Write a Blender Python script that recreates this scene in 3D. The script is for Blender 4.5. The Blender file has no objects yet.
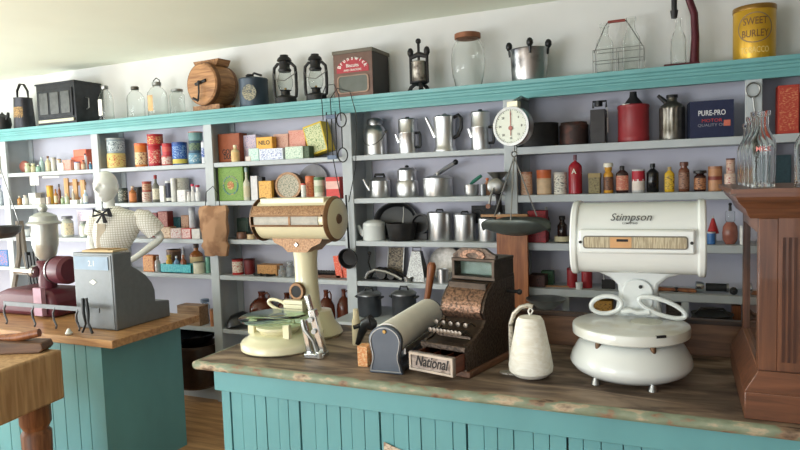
import bpy, math, random
from mathutils import Vector, Matrix
random.seed(7)
S = 1.11            # scene units below are multiplied by S to give metres
CZ = 1.6            # camera height (units)
F = 630.0           # focal length in pixels of an 800 px wide frame
MC = ((0.9125549755721222, 0.40761889199366574, -0.03301901646657453),
      (0.00020946763202357027, 0.08027426388278666, 0.9967727919046485),
      (-0.40895399824659345, 0.9096168871826935, -0.07316929595255248))
D = 3.6             # front plane of the shelving
BACK = 3.84         # wall behind the shelving
pi = math.pi
sc = bpy.context.scene
COL = sc.collection

def ray(x, y):
    v = (x-400, -(y-225), F)
    return Vector([sum(MC[k][i]*v[k] for k in range(3)) for i in range(3)])
def at(x, y, Y):                    # the point of the vertical plane Y seen at a pixel
    d = ray(x, y); d = d*(Y/d.y); return Vector((d.x, d.y, d.z+CZ))
def atz(x, y, Z):                   # the point of the level plane Z seen at a pixel
    d = ray(x, y); d = d*((Z-CZ)/d.z); return Vector((d.x, d.y, d.z+CZ))
def depth(p):
    q = Vector(p)-Vector((0, 0, CZ)); return sum(MC[2][i]*q[i] for i in range(3))
def cosv(p):
    q = Vector(p)-Vector((0, 0, CZ)); return depth(p)/q.length

# ------------------------------------------------------------------ materials
MATS = {}
def srgb(c):
    return tuple(((x/12.92) if x <= 0.04045 else ((x+0.055)/1.055)**2.4) for x in [v/255 for v in c])
def mat(name, c, rough=.5, metal=0., var=.12, scale=18, bump=0., trans=0., ior=1.45, coat=0., c2=None, spot=.5, stretch=(1, 1, 1), detail=4, alpha=1., soft=.07):
    if name in MATS: return MATS[name]
    m = bpy.data.materials.new(name); m.use_nodes = True
    n = m.node_tree.nodes; L = m.node_tree.links
    b = n['Principled BSDF']
    c = srgb(c)
    tc = n.new('ShaderNodeTexCoord'); mp = n.new('ShaderNodeMapping'); mp.inputs['Scale'].default_value = stretch
    L.new(tc.outputs['Object'], mp.inputs['Vector'])
    nz = n.new('ShaderNodeTexNoise'); nz.inputs['Scale'].default_value = scale; nz.inputs['Detail'].default_value = detail
    L.new(mp.outputs['Vector'], nz.inputs['Vector'])
    rp = n.new('ShaderNodeValToRGB')
    if c2 is not None:
        d = srgb(c2)
        rp.color_ramp.elements[0].position = max(0, spot-soft); rp.color_ramp.elements[1].position = min(1, spot+soft)
        rp.color_ramp.elements[0].color = (*d, 1); rp.color_ramp.elements[1].color = (*c, 1)
    else:
        rp.color_ramp.elements[0].position = .3; rp.color_ramp.elements[1].position = .7
        rp.color_ramp.elements[0].color = (*[x*(1-var) for x in c], 1); rp.color_ramp.elements[1].color = (*[min(1, x*(1+var)) for x in c], 1)
    L.new(nz.outputs['Fac'], rp.inputs['Fac']); L.new(rp.outputs['Color'], b.inputs['Base Color'])
    b.inputs['Roughness'].default_value = rough; b.inputs['Metallic'].default_value = metal
    b.inputs['Transmission Weight'].default_value = trans; b.inputs['IOR'].default_value = ior
    b.inputs['Coat Weight'].default_value = coat; b.inputs['Alpha'].default_value = alpha
    if bump:
        bp = n.new('ShaderNodeBump'); bp.inputs['Strength'].default_value = bump; bp.inputs['Distance'].default_value = .004
        L.new(nz.outputs['Fac'], bp.inputs['Height']); L.new(bp.outputs['Normal'], b.inputs['Normal'])
    MATS[name] = m; return m
def wood(name, c1, c2, axis=0, scale=6, rough=.5, bump=.15, coat=0.):
    st = [9, 9, 9]; st[axis] = .8
    return mat(name, c1, rough, scale=scale, c2=c2, spot=.5, stretch=st, bump=bump, coat=coat, detail=6) if False else _wood(name, c1, c2, st, scale, rough, bump, coat)
def _wood(name, c1, c2, st, scale, rough, bump, coat):
    if name in MATS: return MATS[name]
    m = bpy.data.materials.new(name); m.use_nodes = True
    n = m.node_tree.nodes; L = m.node_tree.links; b = n['Principled BSDF']
    tc = n.new('ShaderNodeTexCoord'); mp = n.new('ShaderNodeMapping'); mp.inputs['Scale'].default_value = st
    L.new(tc.outputs['Object'], mp.inputs['Vector'])
    nz = n.new('ShaderNodeTexNoise'); nz.inputs['Scale'].default_value = scale; nz.inputs['Detail'].default_value = 6; nz.inputs['Distortion'].default_value = .6
    L.new(mp.outputs['Vector'], nz.inputs['Vector'])
    rp = n.new('ShaderNodeValToRGB'); rp.color_ramp.elements[0].position = .32; rp.color_ramp.elements[1].position = .68
    rp.color_ramp.elements[0].color = (*srgb(c2), 1); rp.color_ramp.elements[1].color = (*srgb(c1), 1)
    L.new(nz.outputs['Fac'], rp.inputs['Fac']); L.new(rp.outputs['Color'], b.inputs['Base Color'])
    b.inputs['Roughness'].default_value = rough; b.inputs['Coat Weight'].default_value = coat
    bp = n.new('ShaderNodeBump'); bp.inputs['Strength'].default_value = bump; bp.inputs['Distance'].default_value = .003
    L.new(nz.outputs['Fac'], bp.inputs['Height']); L.new(bp.outputs['Normal'], b.inputs['Normal'])
    MATS[name] = m; return m
def paint(c, rough=.45, var=.1):
    return mat('paint_%d_%d_%d_%d' % (*c, int(rough*100)), c, rough, var=var, scale=30)
def printed(c, ink, spot=.42, scale=72):
    return mat('print_%d%d%d_%d%d%d_%d' % (*c, *ink, int(spot*100)), c, .5, c2=ink, spot=spot, scale=scale, stretch=(1, 1, 2.0), detail=1, soft=.09)
ALU = mat('aluminium', (214, 214, 214), .34, 1., var=.06, scale=12)
ALUD = mat('dull_aluminium', (150, 152, 155), .42, 1., var=.12, scale=14)
CHROME = mat('bright_steel', (215, 220, 225), .16, 1., var=.05)
STEEL = mat('grey_steel', (150, 150, 148), .38, 1., var=.15)
IRON = mat('dark_iron', (44, 43, 43), .5, .3, var=.3, bump=.2)
BLACK = mat('black_enamel', (24, 25, 27), .35, 0, var=.3)
BLACKM = mat('matt_black', (34, 34, 36), .65, 0, var=.3)
GLASS = mat('clear_glass', (251, 253, 252), .02, trans=1., var=.005, ior=1.22)
GGLASS = mat('green_glass', (196, 226, 206), .03, trans=1., var=.02, ior=1.12)
PANE = mat('pane_glass', (245, 248, 246), .01, trans=1., var=.01, ior=1.1)
CREAM = mat('cream_enamel', (228, 220, 186), .28, var=.03, scale=8, coat=.4)
WHITE = mat('white_enamel', (226, 230, 228), .22, var=.02, scale=8, coat=.5)
WCHIP = mat('chipped_white_enamel', (224, 227, 222), .25, scale=7, c2=(214, 213, 200), spot=.42, coat=.4)
GOLD = mat('worn_gold_relief', (176, 138, 104), .42, .3, scale=120, c2=(122, 90, 64), spot=.47, bump=.6, soft=.16)
SHELF = mat('shelf_grey_paint', (184, 190, 193), .5, var=.05, scale=10, bump=.05)
LILAC = mat('lilac_wall_paint', (196, 195, 208), .6, var=.03, scale=4)
PLASTER = mat('white_plaster', (222, 221, 218), .8, var=.03, scale=3, bump=.05)
CEIL = mat('ceiling_paint', (238, 243, 226), .75, var=.02, scale=2)
TEAL = mat('teal_paint', (102, 160, 166), .42, scale=5, var=.07, bump=.08, stretch=(1, 1, .5))
TEALTRIM = mat('teal_trim_paint', (110, 170, 171), .4, scale=6, var=.06)
PAPER = mat('white_paper', (245, 242, 234), .8, var=.03)
TAN = mat('tan_paper', (212, 186, 146), .8, var=.1)
INK = mat('black_ink', (28, 26, 26), .6, var=.1)
WHITEINK = mat('white_ink', (235, 232, 225), .6, var=.03)
OAK = wood('oak_board', (186, 140, 92), (140, 96, 56), 0, 5, .45)
OAKV = wood('oak_upright', (178, 112, 66), (126, 70, 38), 2, 5, .5)
CHERRY = wood('cherry_case', (122, 78, 54), (86, 53, 37), 2, 5, .4, .1, .2)
CHERRYX = wood('cherry_rail', (120, 76, 53), (84, 52, 36), 0, 5, .4, .1, .2)
CHERRYY = wood('cherry_side_rail', (150, 104, 74), (110, 70, 48), 1, 5, .4, .1, .2)
BARREL = wood('barrel_oak', (176, 128, 82), (118, 78, 46), 1, 5, .5)
BARRELEND = wood('barrel_head_oak', (198, 148, 98), (138, 92, 54), 0, 5, .5)
OLDWOOD = wood('weathered_counter', (112, 92, 76), (52, 40, 32), 0, 4, .6, .4)
BLOCKW = wood('butcher_block_maple', (202, 164, 120), (164, 126, 86), 2, 4, .6, .2)
LEGW = wood('turned_leg_wood', (150, 98, 60), (100, 60, 36), 2, 5, .45)
FLOORM = wood('floor_planks', (206, 160, 110), (150, 108, 70), 0, 3, .5)
HANDLE = wood('tool_handle_wood', (156, 96, 56), (110, 60, 34), 2, 6, .4)

# ------------------------------------------------------------------ mesh builder
class MB:
    def __init__(s): s.v = []; s.f = []
    def add(s, vs, fs, m=None):
        o = len(s.v)
        s.v += [tuple((m @ Vector(p)) if m is not None else p) for p in vs]
        s.f += [tuple(i+o for i in f) for f in fs]; return s
    def box(s, x0, x1, y0, y1, z0, z1, m=None):
        vs = [(x, y, z) for z in (z0, z1) for y in (y0, y1) for x in (x0, x1)]
        return s.add(vs, [(0, 2, 3, 1), (4, 5, 7, 6), (0, 1, 5, 4), (2, 6, 7, 3), (0, 4, 6, 2), (1, 3, 7, 5)], m)
    def lathe(s, prof, n=28, m=None, close=False, a0=0, a1=2*pi, sx=1, sy=1):
        full = abs(a1-a0-2*pi) < 1e-6
        k = n if full else n+1
        vs = []; fs = []
        for r, z in prof:
            for i in range(k):
                a = a0+(a1-a0)*i/n
                vs.append((r*math.cos(a)*sx, r*math.sin(a)*sy, z))
        P = len(prof)
        for j in range(P if close else P-1):
            j2 = (j+1) % P
            for i in range(n):
                i2 = (i+1) % k
                fs.append((j*k+i, j*k+i2, j2*k+i2, j2*k+i))
        if not close and full:
            if prof[0][0] > 1e-6: fs.append(tuple(reversed(range(k))))
            if prof[-1][0] > 1e-6: fs.append(tuple((P-1)*k+i for i in range(k)))
        return s.add(vs, fs, m)
    def cyl(s, r, z0, z1, n=24, m=None, r2=None):
        return s.lathe([(r, z0), (r if r2 is None else r2, z1)], n, m)
    def tube(s, pts, r, n=8, closed=False, m=None, flat=1.):
        pts = [Vector(p) for p in pts]; N = len(pts)
        rr = r if isinstance(r, (list, tuple)) else [r]*N
        vs = []; fs = []; prev = None
        for i, p in enumerate(pts):
            a = pts[(i-1) % N] if (closed or i > 0) else p
            b = pts[(i+1) % N] if (closed or i < N-1) else p
            t = (b-a).normalized() if (b-a).length > 1e-9 else Vector((0, 0, 1))
            if prev is None:
                u = t.cross(Vector((0, 0, 1)))
                if u.length < 1e-3: u = t.cross(Vector((1, 0, 0)))
            else:
                u = prev-t*prev.dot(t)
                if u.length < 1e-6: u = t.cross(Vector((1, 0, 0)))
            u.normalize(); w = t.cross(u); prev = u
            for k in range(n):
                an = 2*pi*k/n; vs.append(p+u*math.cos(an)*rr[i]+w*math.sin(an)*rr[i]*flat)
        for i in range(N if closed else N-1):
            i2 = (i+1) % N
            for k in range(n):
                k2 = (k+1) % n; fs.append((i*n+k, i*n+k2, i2*n+k2, i2*n+k))
        if not closed:
            fs.append(tuple(reversed(range(n)))); fs.append(tuple((N-1)*n+k for k in range(n)))
        return s.add(vs, fs, m)
    def prism(s, poly, a, b, axis='y', m=None):
        # poly in the plane across the axis: y -> (x,z), x -> (y,z), z -> (x,y)
        f = {'y': lambda p, q: (p[0], q, p[1]), 'x': lambda p, q: (q, p[0], p[1]), 'z': lambda p, q: (p[0], p[1], q)}[axis]
        n = len(poly)
        vs = [f(p, a) for p in poly]+[f(p, b) for p in poly]
        fs = [tuple(range(n)), tuple(reversed(range(n, 2*n)))]+[(i, n+i, n+(i+1) % n, (i+1) % n) for i in range(n)]
        return s.add(vs, fs, m)
    def ball(s, c, r, n=16, sx=1, sy=1, sz=1, m=None):
        k = n//2
        pr = [(r*math.sin(pi*j/k), -r*math.cos(pi*j/k)) for j in range(k+1)]
        pr[0] = (1e-7, pr[0][1]); pr[-1] = (1e-7, pr[-1][1])
        mm = Matrix.Translation(c) @ Matrix.Diagonal((sx, sy, sz, 1))
        return s.lathe(pr, n, (m @ mm) if m is not None else mm)
    def build(s, name, m, parent=None, label=None, smooth=40, bevel=0, recalc=True, sub=0):
        me = bpy.data.meshes.new(name)
        me.from_pydata([(x*S, y*S, z*S) for x, y, z in s.v], [], s.f)
        if recalc:
            import bmesh
            bm = bmesh.new(); bm.from_mesh(me); bmesh.ops.recalc_face_normals(bm, faces=bm.faces); bm.to_mesh(me); bm.free()
        me.materials.append(m)
        if smooth:
            me.shade_smooth(); me.set_sharp_from_angle(angle=math.radians(smooth))
        o = bpy.data.objects.new(name, me); COL.objects.link(o)
        if parent is not None: o.parent = parent
        if label: o['label'] = label
        if bevel:
            b = o.modifiers.new('bevel', 'BEVEL'); b.width = bevel*S; b.segments = 2; b.limit_method = 'ANGLE'; b.angle_limit = math.radians(40)
        if sub:
            b = o.modifiers.new('smooth', 'SUBSURF'); b.levels = sub; b.render_levels = sub
        return o
def T(x, y, z): return Matrix.Translation((x, y, z))
def RX(a): return Matrix.Rotation(math.radians(a), 4, 'X')
def RY(a): return Matrix.Rotation(math.radians(a), 4, 'Y')
def RZ(a): return Matrix.Rotation(math.radians(a), 4, 'Z')

GROUPS = {'tin': 'tins and cans along the shelves', 'bottle': 'bottles and small jars along the shelves', 'box': 'cartons and boxes along the shelves',
          'jar': 'glass jars along the shelves', 'coffee pot': 'aluminium coffee pots', 'canister': 'aluminium canisters', 'lantern': 'kerosene lanterns',
          'jug': 'jugs on the shelves', 'can': 'metal cans on the right shelves', 'pot': 'cooking pots on the shelves', 'kettle': 'kettles on the shelves'}
def tag(o, label, cat, group=None):
    o['label'] = label; o['category'] = cat
    g = group or GROUPS.get(cat)
    if g: o['group'] = g
    return o
def thing(name, label, cat, loc, rz=0, group=None):
    o = bpy.data.objects.new(name, None); COL.objects.link(o); o.empty_display_size = .05
    o.location = Vector(loc)*S; o.rotation_euler = (0, 0, math.radians(rz))
    return tag(o, label, cat, group)
def struct(name, mb, m, **k):
    o = mb.build(name, m, **k); o['kind'] = 'structure'; return o
def dup(root, loc, label, rz=None):
    r = root.copy(); COL.objects.link(r); r.location = Vector(loc)*S; r['label'] = label
    if rz is not None: r.rotation_euler = (0, 0, math.radians(rz))
    for ch in list(root.children):
        c = ch.copy(); COL.objects.link(c); c.parent = r
        for g in list(ch.children):
            d = g.copy(); COL.objects.link(d); d.parent = c
    return r
_font_cache = {}
def textmesh(txt, size=1., shear=0., bold=0.):
    key = (txt, shear, bold)
    if key not in _font_cache:
        cu = bpy.data.curves.new('t', 'FONT'); cu.body = txt; cu.size = 1; cu.align_x = 'CENTER'; cu.align_y = 'CENTER'
        cu.shear = shear; cu.offset = bold; cu.resolution_u = 3; cu.extrude = .012
        ob = bpy.data.objects.new('t', cu); COL.objects.link(ob)
        dg = bpy.context.evaluated_depsgraph_get(); dg.update()
        me = bpy.data.meshes.new_from_object(ob.evaluated_get(dg))
        _font_cache[key] = ([tuple(v.co) for v in me.vertices], [tuple(p.vertices) for p in me.polygons])
        bpy.data.objects.remove(ob); bpy.data.curves.remove(cu); bpy.data.meshes.remove(me)
    v, f = _font_cache[key]
    return [(x*size, y*size, z*size) for x, y, z in v], f
def lettering(parent, txt, size, m, mtx, shear=0., bold=0., sx=1., name='lettering', label=None):
    v, f = textmesh(txt, size, shear, bold)
    b = MB(); b.add([(x*sx, y, z) for x, y, z in v], f, mtx @ RX(90))
    return b.build(name, m, parent, label, smooth=0)

# ================================================================== the room
XL, XR, YF, ZC = -6.4, 1.7, -2.6, 2.61
struct('floor', MB().box(XL-.1, XR+.1, YF-.1, BACK+.1, -.05, 0), FLOORM)
struct('ceiling', MB().box(XL-.1, XR+.1, YF-.1, BACK+.1, ZC, ZC+.06), CEIL)
struct('wall_back', MB().box(XL-.1, XR+.1, BACK, BACK+.1, 0, ZC), PLASTER)
DARKW = wood('bounce_cut_dark', (112, 96, 80), (84, 70, 58), 2, 3, .7)  # invented dark finish for the unseen right wall, cuts bounced light
struct('wall_right', MB().box(XR, XR+.1, YF, BACK, 0, ZC), DARKW)
wl = MB()      # left wall with a shop window and the doorway
wl.box(XL-.1, XL, YF, -.6, 0, ZC).box(XL-.1, XL, 2.6, BACK, 0, ZC).box(XL-.1, XL, -.6, 2.6, 0, .55).box(XL-.1, XL, -.6, 2.6, 2.35, ZC)
struct('wall_left', wl, PLASTER)
wf = MB()
wf.box(XL, -5.6, YF-.1, YF, 0, ZC).box(-2.2, -1.4, YF-.1, YF, 0, ZC).box(.9, XR, YF-.1, YF, 0, ZC)
for a, b in ((-5.6, -2.2), (-1.4, .9)): wf.box(a, b, YF-.1, YF, 0, .6).box(a, b, YF-.1, YF, 2.3, ZC)
struct('wall_front', wf, PLASTER)

def area(name, loc, size, rot, energy, color):
    l = bpy.data.lights.new(name, 'AREA'); l.shape = 'RECTANGLE'; l.size = size[0]*S; l.size_y = size[1]*S; l.energy = energy; l.color = color
    o = bpy.data.objects.new(name, l); COL.objects.link(o); o.location = Vector(loc)*S; o.rotation_euler = [math.radians(a) for a in rot]
area('daylight_left_window', (XL-.02, 1.0, 1.45), (1.8, 3.2), (0, -90, 0), 110, (.94, .98, 1))
area('ceiling_fill_left', (XL-.01, 1.0, .75), (.6, 3.0), (0, -125, 0), 90, (.95, 1, .95))  # added lamp tilted upward to brighten the ceiling, no source of its own
area('daylight_front_window', (-3.9, YF-.02, 1.45), (3.4, 1.7), (90, 0, 0), 168, (.92, .96, 1))
area('ceiling_fill_front', (-3.9, YF-.01, .8), (3.3, .6), (125, 0, 0), 90, (.94, 1, .96))  # second added fill, aimed up at the ceiling from the front opening
area('daylight_right_window', (-.25, YF-.02, 1.45), (2.3, 1.7), (90, 0, 0), 30, (.88, .95, 1))
w = bpy.data.worlds.new('World'); sc.world = w; w.use_nodes = True
w.node_tree.nodes['Background'].inputs['Color'].default_value = (.8, .9, 1, 1); w.node_tree.nodes['Background'].inputs['Strength'].default_value = .6

# ================================================================== camera
cam = bpy.data.cameras.new('camera'); cam.sensor_width = 36; cam.lens = F/800*36; cam.clip_start = .05
co = bpy.data.objects.new('camera', cam); COL.objects.link(co)
R_, U_, W_ = [Vector(a) for a in MC]
mw = Matrix(((R_.x, U_.x, -W_.x, 0), (R_.y, U_.y, -W_.y, 0), (R_.z, U_.z, -W_.z, CZ*S), (0, 0, 0, 1)))
co.matrix_world = mw; sc.camera = co
sc.view_settings.view_transform = 'Standard'; sc.view_settings.look = 'None'; sc.view_settings.gamma = 1; sc.view_settings.exposure = 0.0

# ================================================================== shelving
ZA, ZB, ZCc, ZD, ZE, ZE2, ZT = 1.757, 1.482, 1.206, .945, .55, .735, 2.128
POST = [-5.335, -4.232, -3.1, -1.972, -.904, .322, 1.45]
su = thing('shop_shelving', 'long grey painted open shelving with teal cornice covering the whole back wall', 'shelving', (0, 0, 0))
MB().box(XL+.01, XR-.01, BACK-.01, BACK-.004, 0.005, 2.09).build('back_panel', LILAC, su)
EDGE = [XL+.02]+POST+[XR-.02]
for x in POST:
    MB().box(x-.037, x+.037, D-.012, D+.012, .0, 2.05).build('post', SHELF, su, bevel=.003)
    MB().box(x-.012, x+.012, D+.012, BACK-.01, .0, 2.05).build('side_panel', SHELF, su)
    MB().box(x+.012, x+.06, BACK-.024, BACK-.01, .0, 2.05).build('back_cleat', SHELF, su)
for i in range(len(EDGE)-1):
    a, b = EDGE[i], EDGE[i+1]
    th = .032 if i < 5 else .042
    if i > 0: a += .013
    if i < len(EDGE)-2: b -= .013
    for z in (ZA, ZB, ZCc, ZD):
        MB().box(a, b, D-.006, BACK-.01, z-th, z).build('shelf_board', SHELF, su, bevel=.003)
    if i < 4:
        MB().box(a, b, D-.006, BACK-.01, ZE-.03, ZE).build('shelf_board', SHELF, su, bevel=.003)
        MB().box(a, b, D+.02, D+.04, .0, .1).build('kick_board', SHELF, su)
        MB().box(a, b, D+.04, BACK-.01, .07, .1).build('shelf_board', SHELF, su)
MB().box(-1.99, .36, 3.33, BACK-.01, ZE2-.03, ZE2).build('base_top', SHELF, su, bevel=.003)
MB().box(-1.97, .34, 3.36, 3.38, 0, ZE2-.03).build('base_front', SHELF, su)
MB().box(-1.97, -1.95, 3.38, BACK-.01, 0, ZE2-.03).build('base_side', SHELF, su)
MB().box(-.62, -.585, D-.01, D+.01, ZE2, ZD-.042).build('short_post', SHELF, su)
MB().box(-.005, .03, D-.01, D+.01, ZE2, ZD-.042).build('short_post', SHELF, su)
co_prof = [(D+.02, 2.03), (D-.02, 2.03), (D-.024, 2.045), (D-.03, 2.06), (D-.03, 2.066), (D-.036, 2.072), (D-.036, 2.085), (D-.041, 2.09), (D-.041, 2.1), (D-.05, 2.108), (D-.052, 2.128), (D+.02, 2.128)]
MB().prism(co_prof, XL+.01, XR-.01, 'x').build('cornice', TEALTRIM, su, smooth=0)
MB().box(XL+.01, XR-.01, D+.02, BACK-.005, 2.1, 2.128).build('top_board', TEALTRIM, su)
TIER = {'A': ZA, 'B': ZB, 'C': ZCc, 'D': ZD, 'E': ZE, 'F': ZE2, 'T': ZT}

# ------------------------------------------------------------------ shelf goods
TOPS = {}
def spot(x0, x1, yt, t, dy, rnd, base=None):
    zb = TIER[t] if base is None else TOPS[base]
    Yf = D+dy
    cx = (x0+x1)/2
    # find the pixel row where the base stands, then size
    def rowfor(Y):
        lo, hi = 0, 450
        for _ in range(30):
            mid = (lo+hi)/2
            if at(cx, mid, Y).z > zb: lo = mid
            else: hi = mid
        return lo
    r = 0
    Yc = Yf
    for _ in range(3):
        p = at(cx, rowfor(Yc), Yc)
        r = (x1-x0)*depth(p)*cosv(p)/(2*F)
        if rnd: Yc = Yf+r
    yb = rowfor(Yc)
    p = at(cx, yb, Yc)
    h = at(cx, yt, Yc).z-zb
    if not rnd:
        a = at(x0, yb, Yf); b = at(x1, yb, Yf); r = (b.x-a.x)/2; p = (a+b)/2
    p.z = zb+.0006
    return p, r, h
def can(name, label, cat, x0, x1, yt, t, c, lid=None, bands=(), dy=.035, base=None, key=None, m=None, seg=24, ink=None, txt=None, txtc=None):
    p, r, h = spot(x0, x1, yt, t, dy, True, base)
    o = thing(name, label, cat, p)
    body = m or paint(c, .38)
    e = .0025
    MB().lathe([(r*.985, 0), (r, e), (r, h*.93), (r*.985, h*.95), (r*.985, h*.985), (r*.95, h)], seg).build('body', body, o)
    for i, (z0, z1, bc) in enumerate(bands):
        mm = printed(bc, ink) if (ink and i == 0) else paint(bc, .5)
        MB().lathe([(r*1.0, h*z0), (r*1.012, h*z0), (r*1.012, h*z1), (r*1.0, h*z1)], seg, close=True).build('label_band', mm, o)
    if lid is not None:
        MB().lathe([(r*1.03, h*.9), (r*1.035, h*.905), (r*1.035, h*.995), (r*1.0, h*1.005), (r*.9, h*1.0)], seg).build('lid', paint(lid, .35), o)
    if txt:
        curved_text(o, txt, r*1.016, h*.5, h*.2, paint(txtc, .5))
    if key: TOPS[key] = p.z+h*1.005
    return o
def curved_text(o, txt, r, z, size, m, arc=1.9, name='lettering', a0=-pi/2, sy=1.):
    v, f = textmesh(txt, 1., 0, .01)
    wmax = max(abs(x) for x, _, _ in v)*2
    k = arc*r/wmax
    b = MB()
    vs = []
    for x, y, d in v:
        a = a0+x*k/r
        rr = r+d*size*.5
        vs.append((rr*math.cos(a), rr*math.sin(a), z+y*size*sy))
    b.add(vs, f)
    return b.build(name, m, o, smooth=0)
def bott(name, label, cat, x0, x1, yt, t, c, cap=None, lab=None, dy=.035, base=None, neck=.35, sh=.62, glass=False, ink=None, key=None, flat=1., seg=20):
    p, r, h = spot(x0, x1, yt, t, dy, True, base)
    o = thing(name, label, cat, p)
    m = mat('glass_%d_%d_%d' % c, c, .06, trans=.75 if glass else 0., var=.05) if glass else mat('glaze_%d_%d_%d' % c, c, .16, var=.1)
    n = r*neck
    hc = .9 if cap else 1.
    MB().lathe([(r*.9, 0), (r, .004), (r, h*sh), (r*.93, h*(sh+.04)), (r*.6, h*(sh+.11)), (n, h*(sh+.16)), (n, h*hc*.97), (n*1.15, h*hc*.975), (n*1.15, h*hc), (n*.8, h*hc)], seg, Matrix.Diagonal((1, flat, 1, 1))).build('body', m, o)
    if cap: MB().lathe([(n*1.3, h*.86), (n*1.3, h*.985), (n*1.1, h)], 16, Matrix.Diagonal((1, flat, 1, 1))).build('cap', paint(cap, .4), o)
    if lab:
        MB().lathe([(r*1.0, h*.1), (r*1.015, h*.1), (r*1.015, h*(sh-.06)), (r*1.0, h*(sh-.06))], seg, Matrix.Diagonal((1, flat, 1, 1)), close=True).build('label_band', printed(lab, ink) if ink else paint(lab, .6), o)
    if key: TOPS[key] = p.z+h
    return o
def bx(name, label, cat, x0, x1, yt, t, c, dp=.07, dy=.03, base=None, front=None, ink=None, rz=0, key=None, lid=None, fr=(.06, .94, .06, .94), txt=None, txtc=None, ts=.4, tz=.5, m=None, tx=1.):
    p, r, h = spot(x0, x1, yt, t, dy, False, base)
    o = thing(name, label, cat, p, rz)
    MB().box(-r, r, 0, dp, 0, h).build('carton' if m is None else 'body', m or paint(c, .55), o, bevel=.0015)
    if front:
        w = 2*r
        MB().box(-r+w*fr[0], -r+w*fr[1], -.0012, 0.001, h*fr[2], h*fr[3]).build('front_panel', printed(front, ink) if ink else paint(front, .55), o)
    if lid: MB().box(-r-.002, r+.002, -.002, dp+.002, h*.8, h+.001).build('lid', paint(lid, .5), o)
    if txt: lettering(o, txt, h*ts, paint(txtc, .5), T(0, -.002, h*tz), bold=.015, sx=tx)
    if key: TOPS[key] = p.z+h
    return o
# ================================================================== goods in the left bays
RED, BLUE, YEL, WHT, GRN, ORG, BRN, DRK, CRM, PNK = (176, 44, 48), (38, 84, 158), (226, 178, 58), (232, 230, 222), (78, 132, 84), (216, 122, 62), (120, 76, 50), (44, 42, 44), (222, 208, 172), (226, 160, 146)
# --- second bay, upper shelf
o = thing('oval_dish', 'oval reddish brown dish standing upright at the left end of the upper shelf', 'dish', at(21.5, 167, D+.08)*1); o.location.z = (ZA+.006)*S
MB().ball((.0, .03, .052), .05, 20, 1.3, .5, 1.03).build('dish_body', paint((170, 104, 92), .4), o)
bott('glass_jar', 'pale green squat jar beside the oval dish on the upper left shelf', 'jar', 25, 31, 163, 'A', (206, 212, 178), cap=(196, 200, 170), neck=.7)
bott('glass_jar', 'yellowish small jar with a cream label third from left on the upper left shelf', 'jar', 31, 36.5, 163.5, 'A', (210, 204, 160), cap=(226, 222, 190), lab=CRM, neck=.7, dy=.06)
bott('medicine_bottle', 'small mint green bottle in front of the shelf tag', 'bottle', 36, 41, 165, 'A', (166, 206, 182), cap=WHT)
bott('medicine_bottle', 'pale aqua bottle with pointed neck behind the shelf tag', 'bottle', 40, 45, 157, 'A', (188, 214, 206), cap=(210, 220, 216), dy=.07)
bott('medicine_bottle', 'brown capped cream bottle near the middle of the upper left shelf', 'bottle', 46, 51.5, 156, 'A', (214, 204, 168), cap=BRN, lab=CRM)
can('powder_tin', 'tall pale grey powder tin on the upper left shelf', 'tin', 51.5, 57, 157.5, 'A', (206, 204, 196), lid=(190, 188, 180))
can('powder_tin', 'cream powder tin with a tan top on the upper left shelf', 'tin', 57.5, 62, 159, 'A', (226, 216, 196), lid=(206, 170, 130))
bx('carton', 'white upright carton beside the pink packet on the upper left shelf', 'box', 58, 63.5, 163, 'A', WHT, dp=.04, dy=.02)
bx('carton', 'pink packet lying against the orange box on the upper left shelf', 'box', 63, 71, 160, 'A', (224, 170, 150), front=PNK, ink=(210, 120, 110), dp=.06, dy=.03)
bx('carton', 'orange box under the grey tin near the right post of the upper left shelf', 'box', 72, 88, 157, 'A', (216, 112, 84), dp=.09, dy=.07, key='ob')
bx('carton', 'salmon red box tilted on top of the orange box on the upper left shelf', 'box', 73, 87, 149.5, 'A', (214, 98, 72), dp=.08, dy=.07, base='ob', front=(222, 120, 92), rz=-4)
can('ointment_tin', 'round white tin with a blue face in front of the orange box', 'tin', 74.5, 81, 162, 'A', WHT, lid=(90, 120, 176))
bott('medicine_bottle', 'rosy brown bottle with a dark cap right of the white and blue tin', 'bottle', 81.5, 86, 160, 'A', (196, 140, 110), cap=(90, 60, 50), lab=(220, 190, 160))
can('spice_tin', 'grey cylinder tin with a dark lid at the right end of the upper left shelf', 'tin', 85, 89, 153.5, 'A', (180, 184, 186), lid=DRK, dy=.06)
bott('medicine_bottle', 'tiny blue bottle against the post at the right end of the upper left shelf', 'bottle', 89, 92.5, 162, 'A', (90, 140, 168), cap=WHT)
o = bx('shelf_tag', 'white paper tag taped to the edge of the upper left shelf', 'tag', 42, 58.5, 172.5, 'A', WHT, dp=.002, dy=-.009)
o.location.z = (ZA-.04)*S; o.children[0].scale = (1, 1, .9)
o.children[0].data.transform(Matrix.Diagonal((1, 1, 1.6, 1)))
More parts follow.
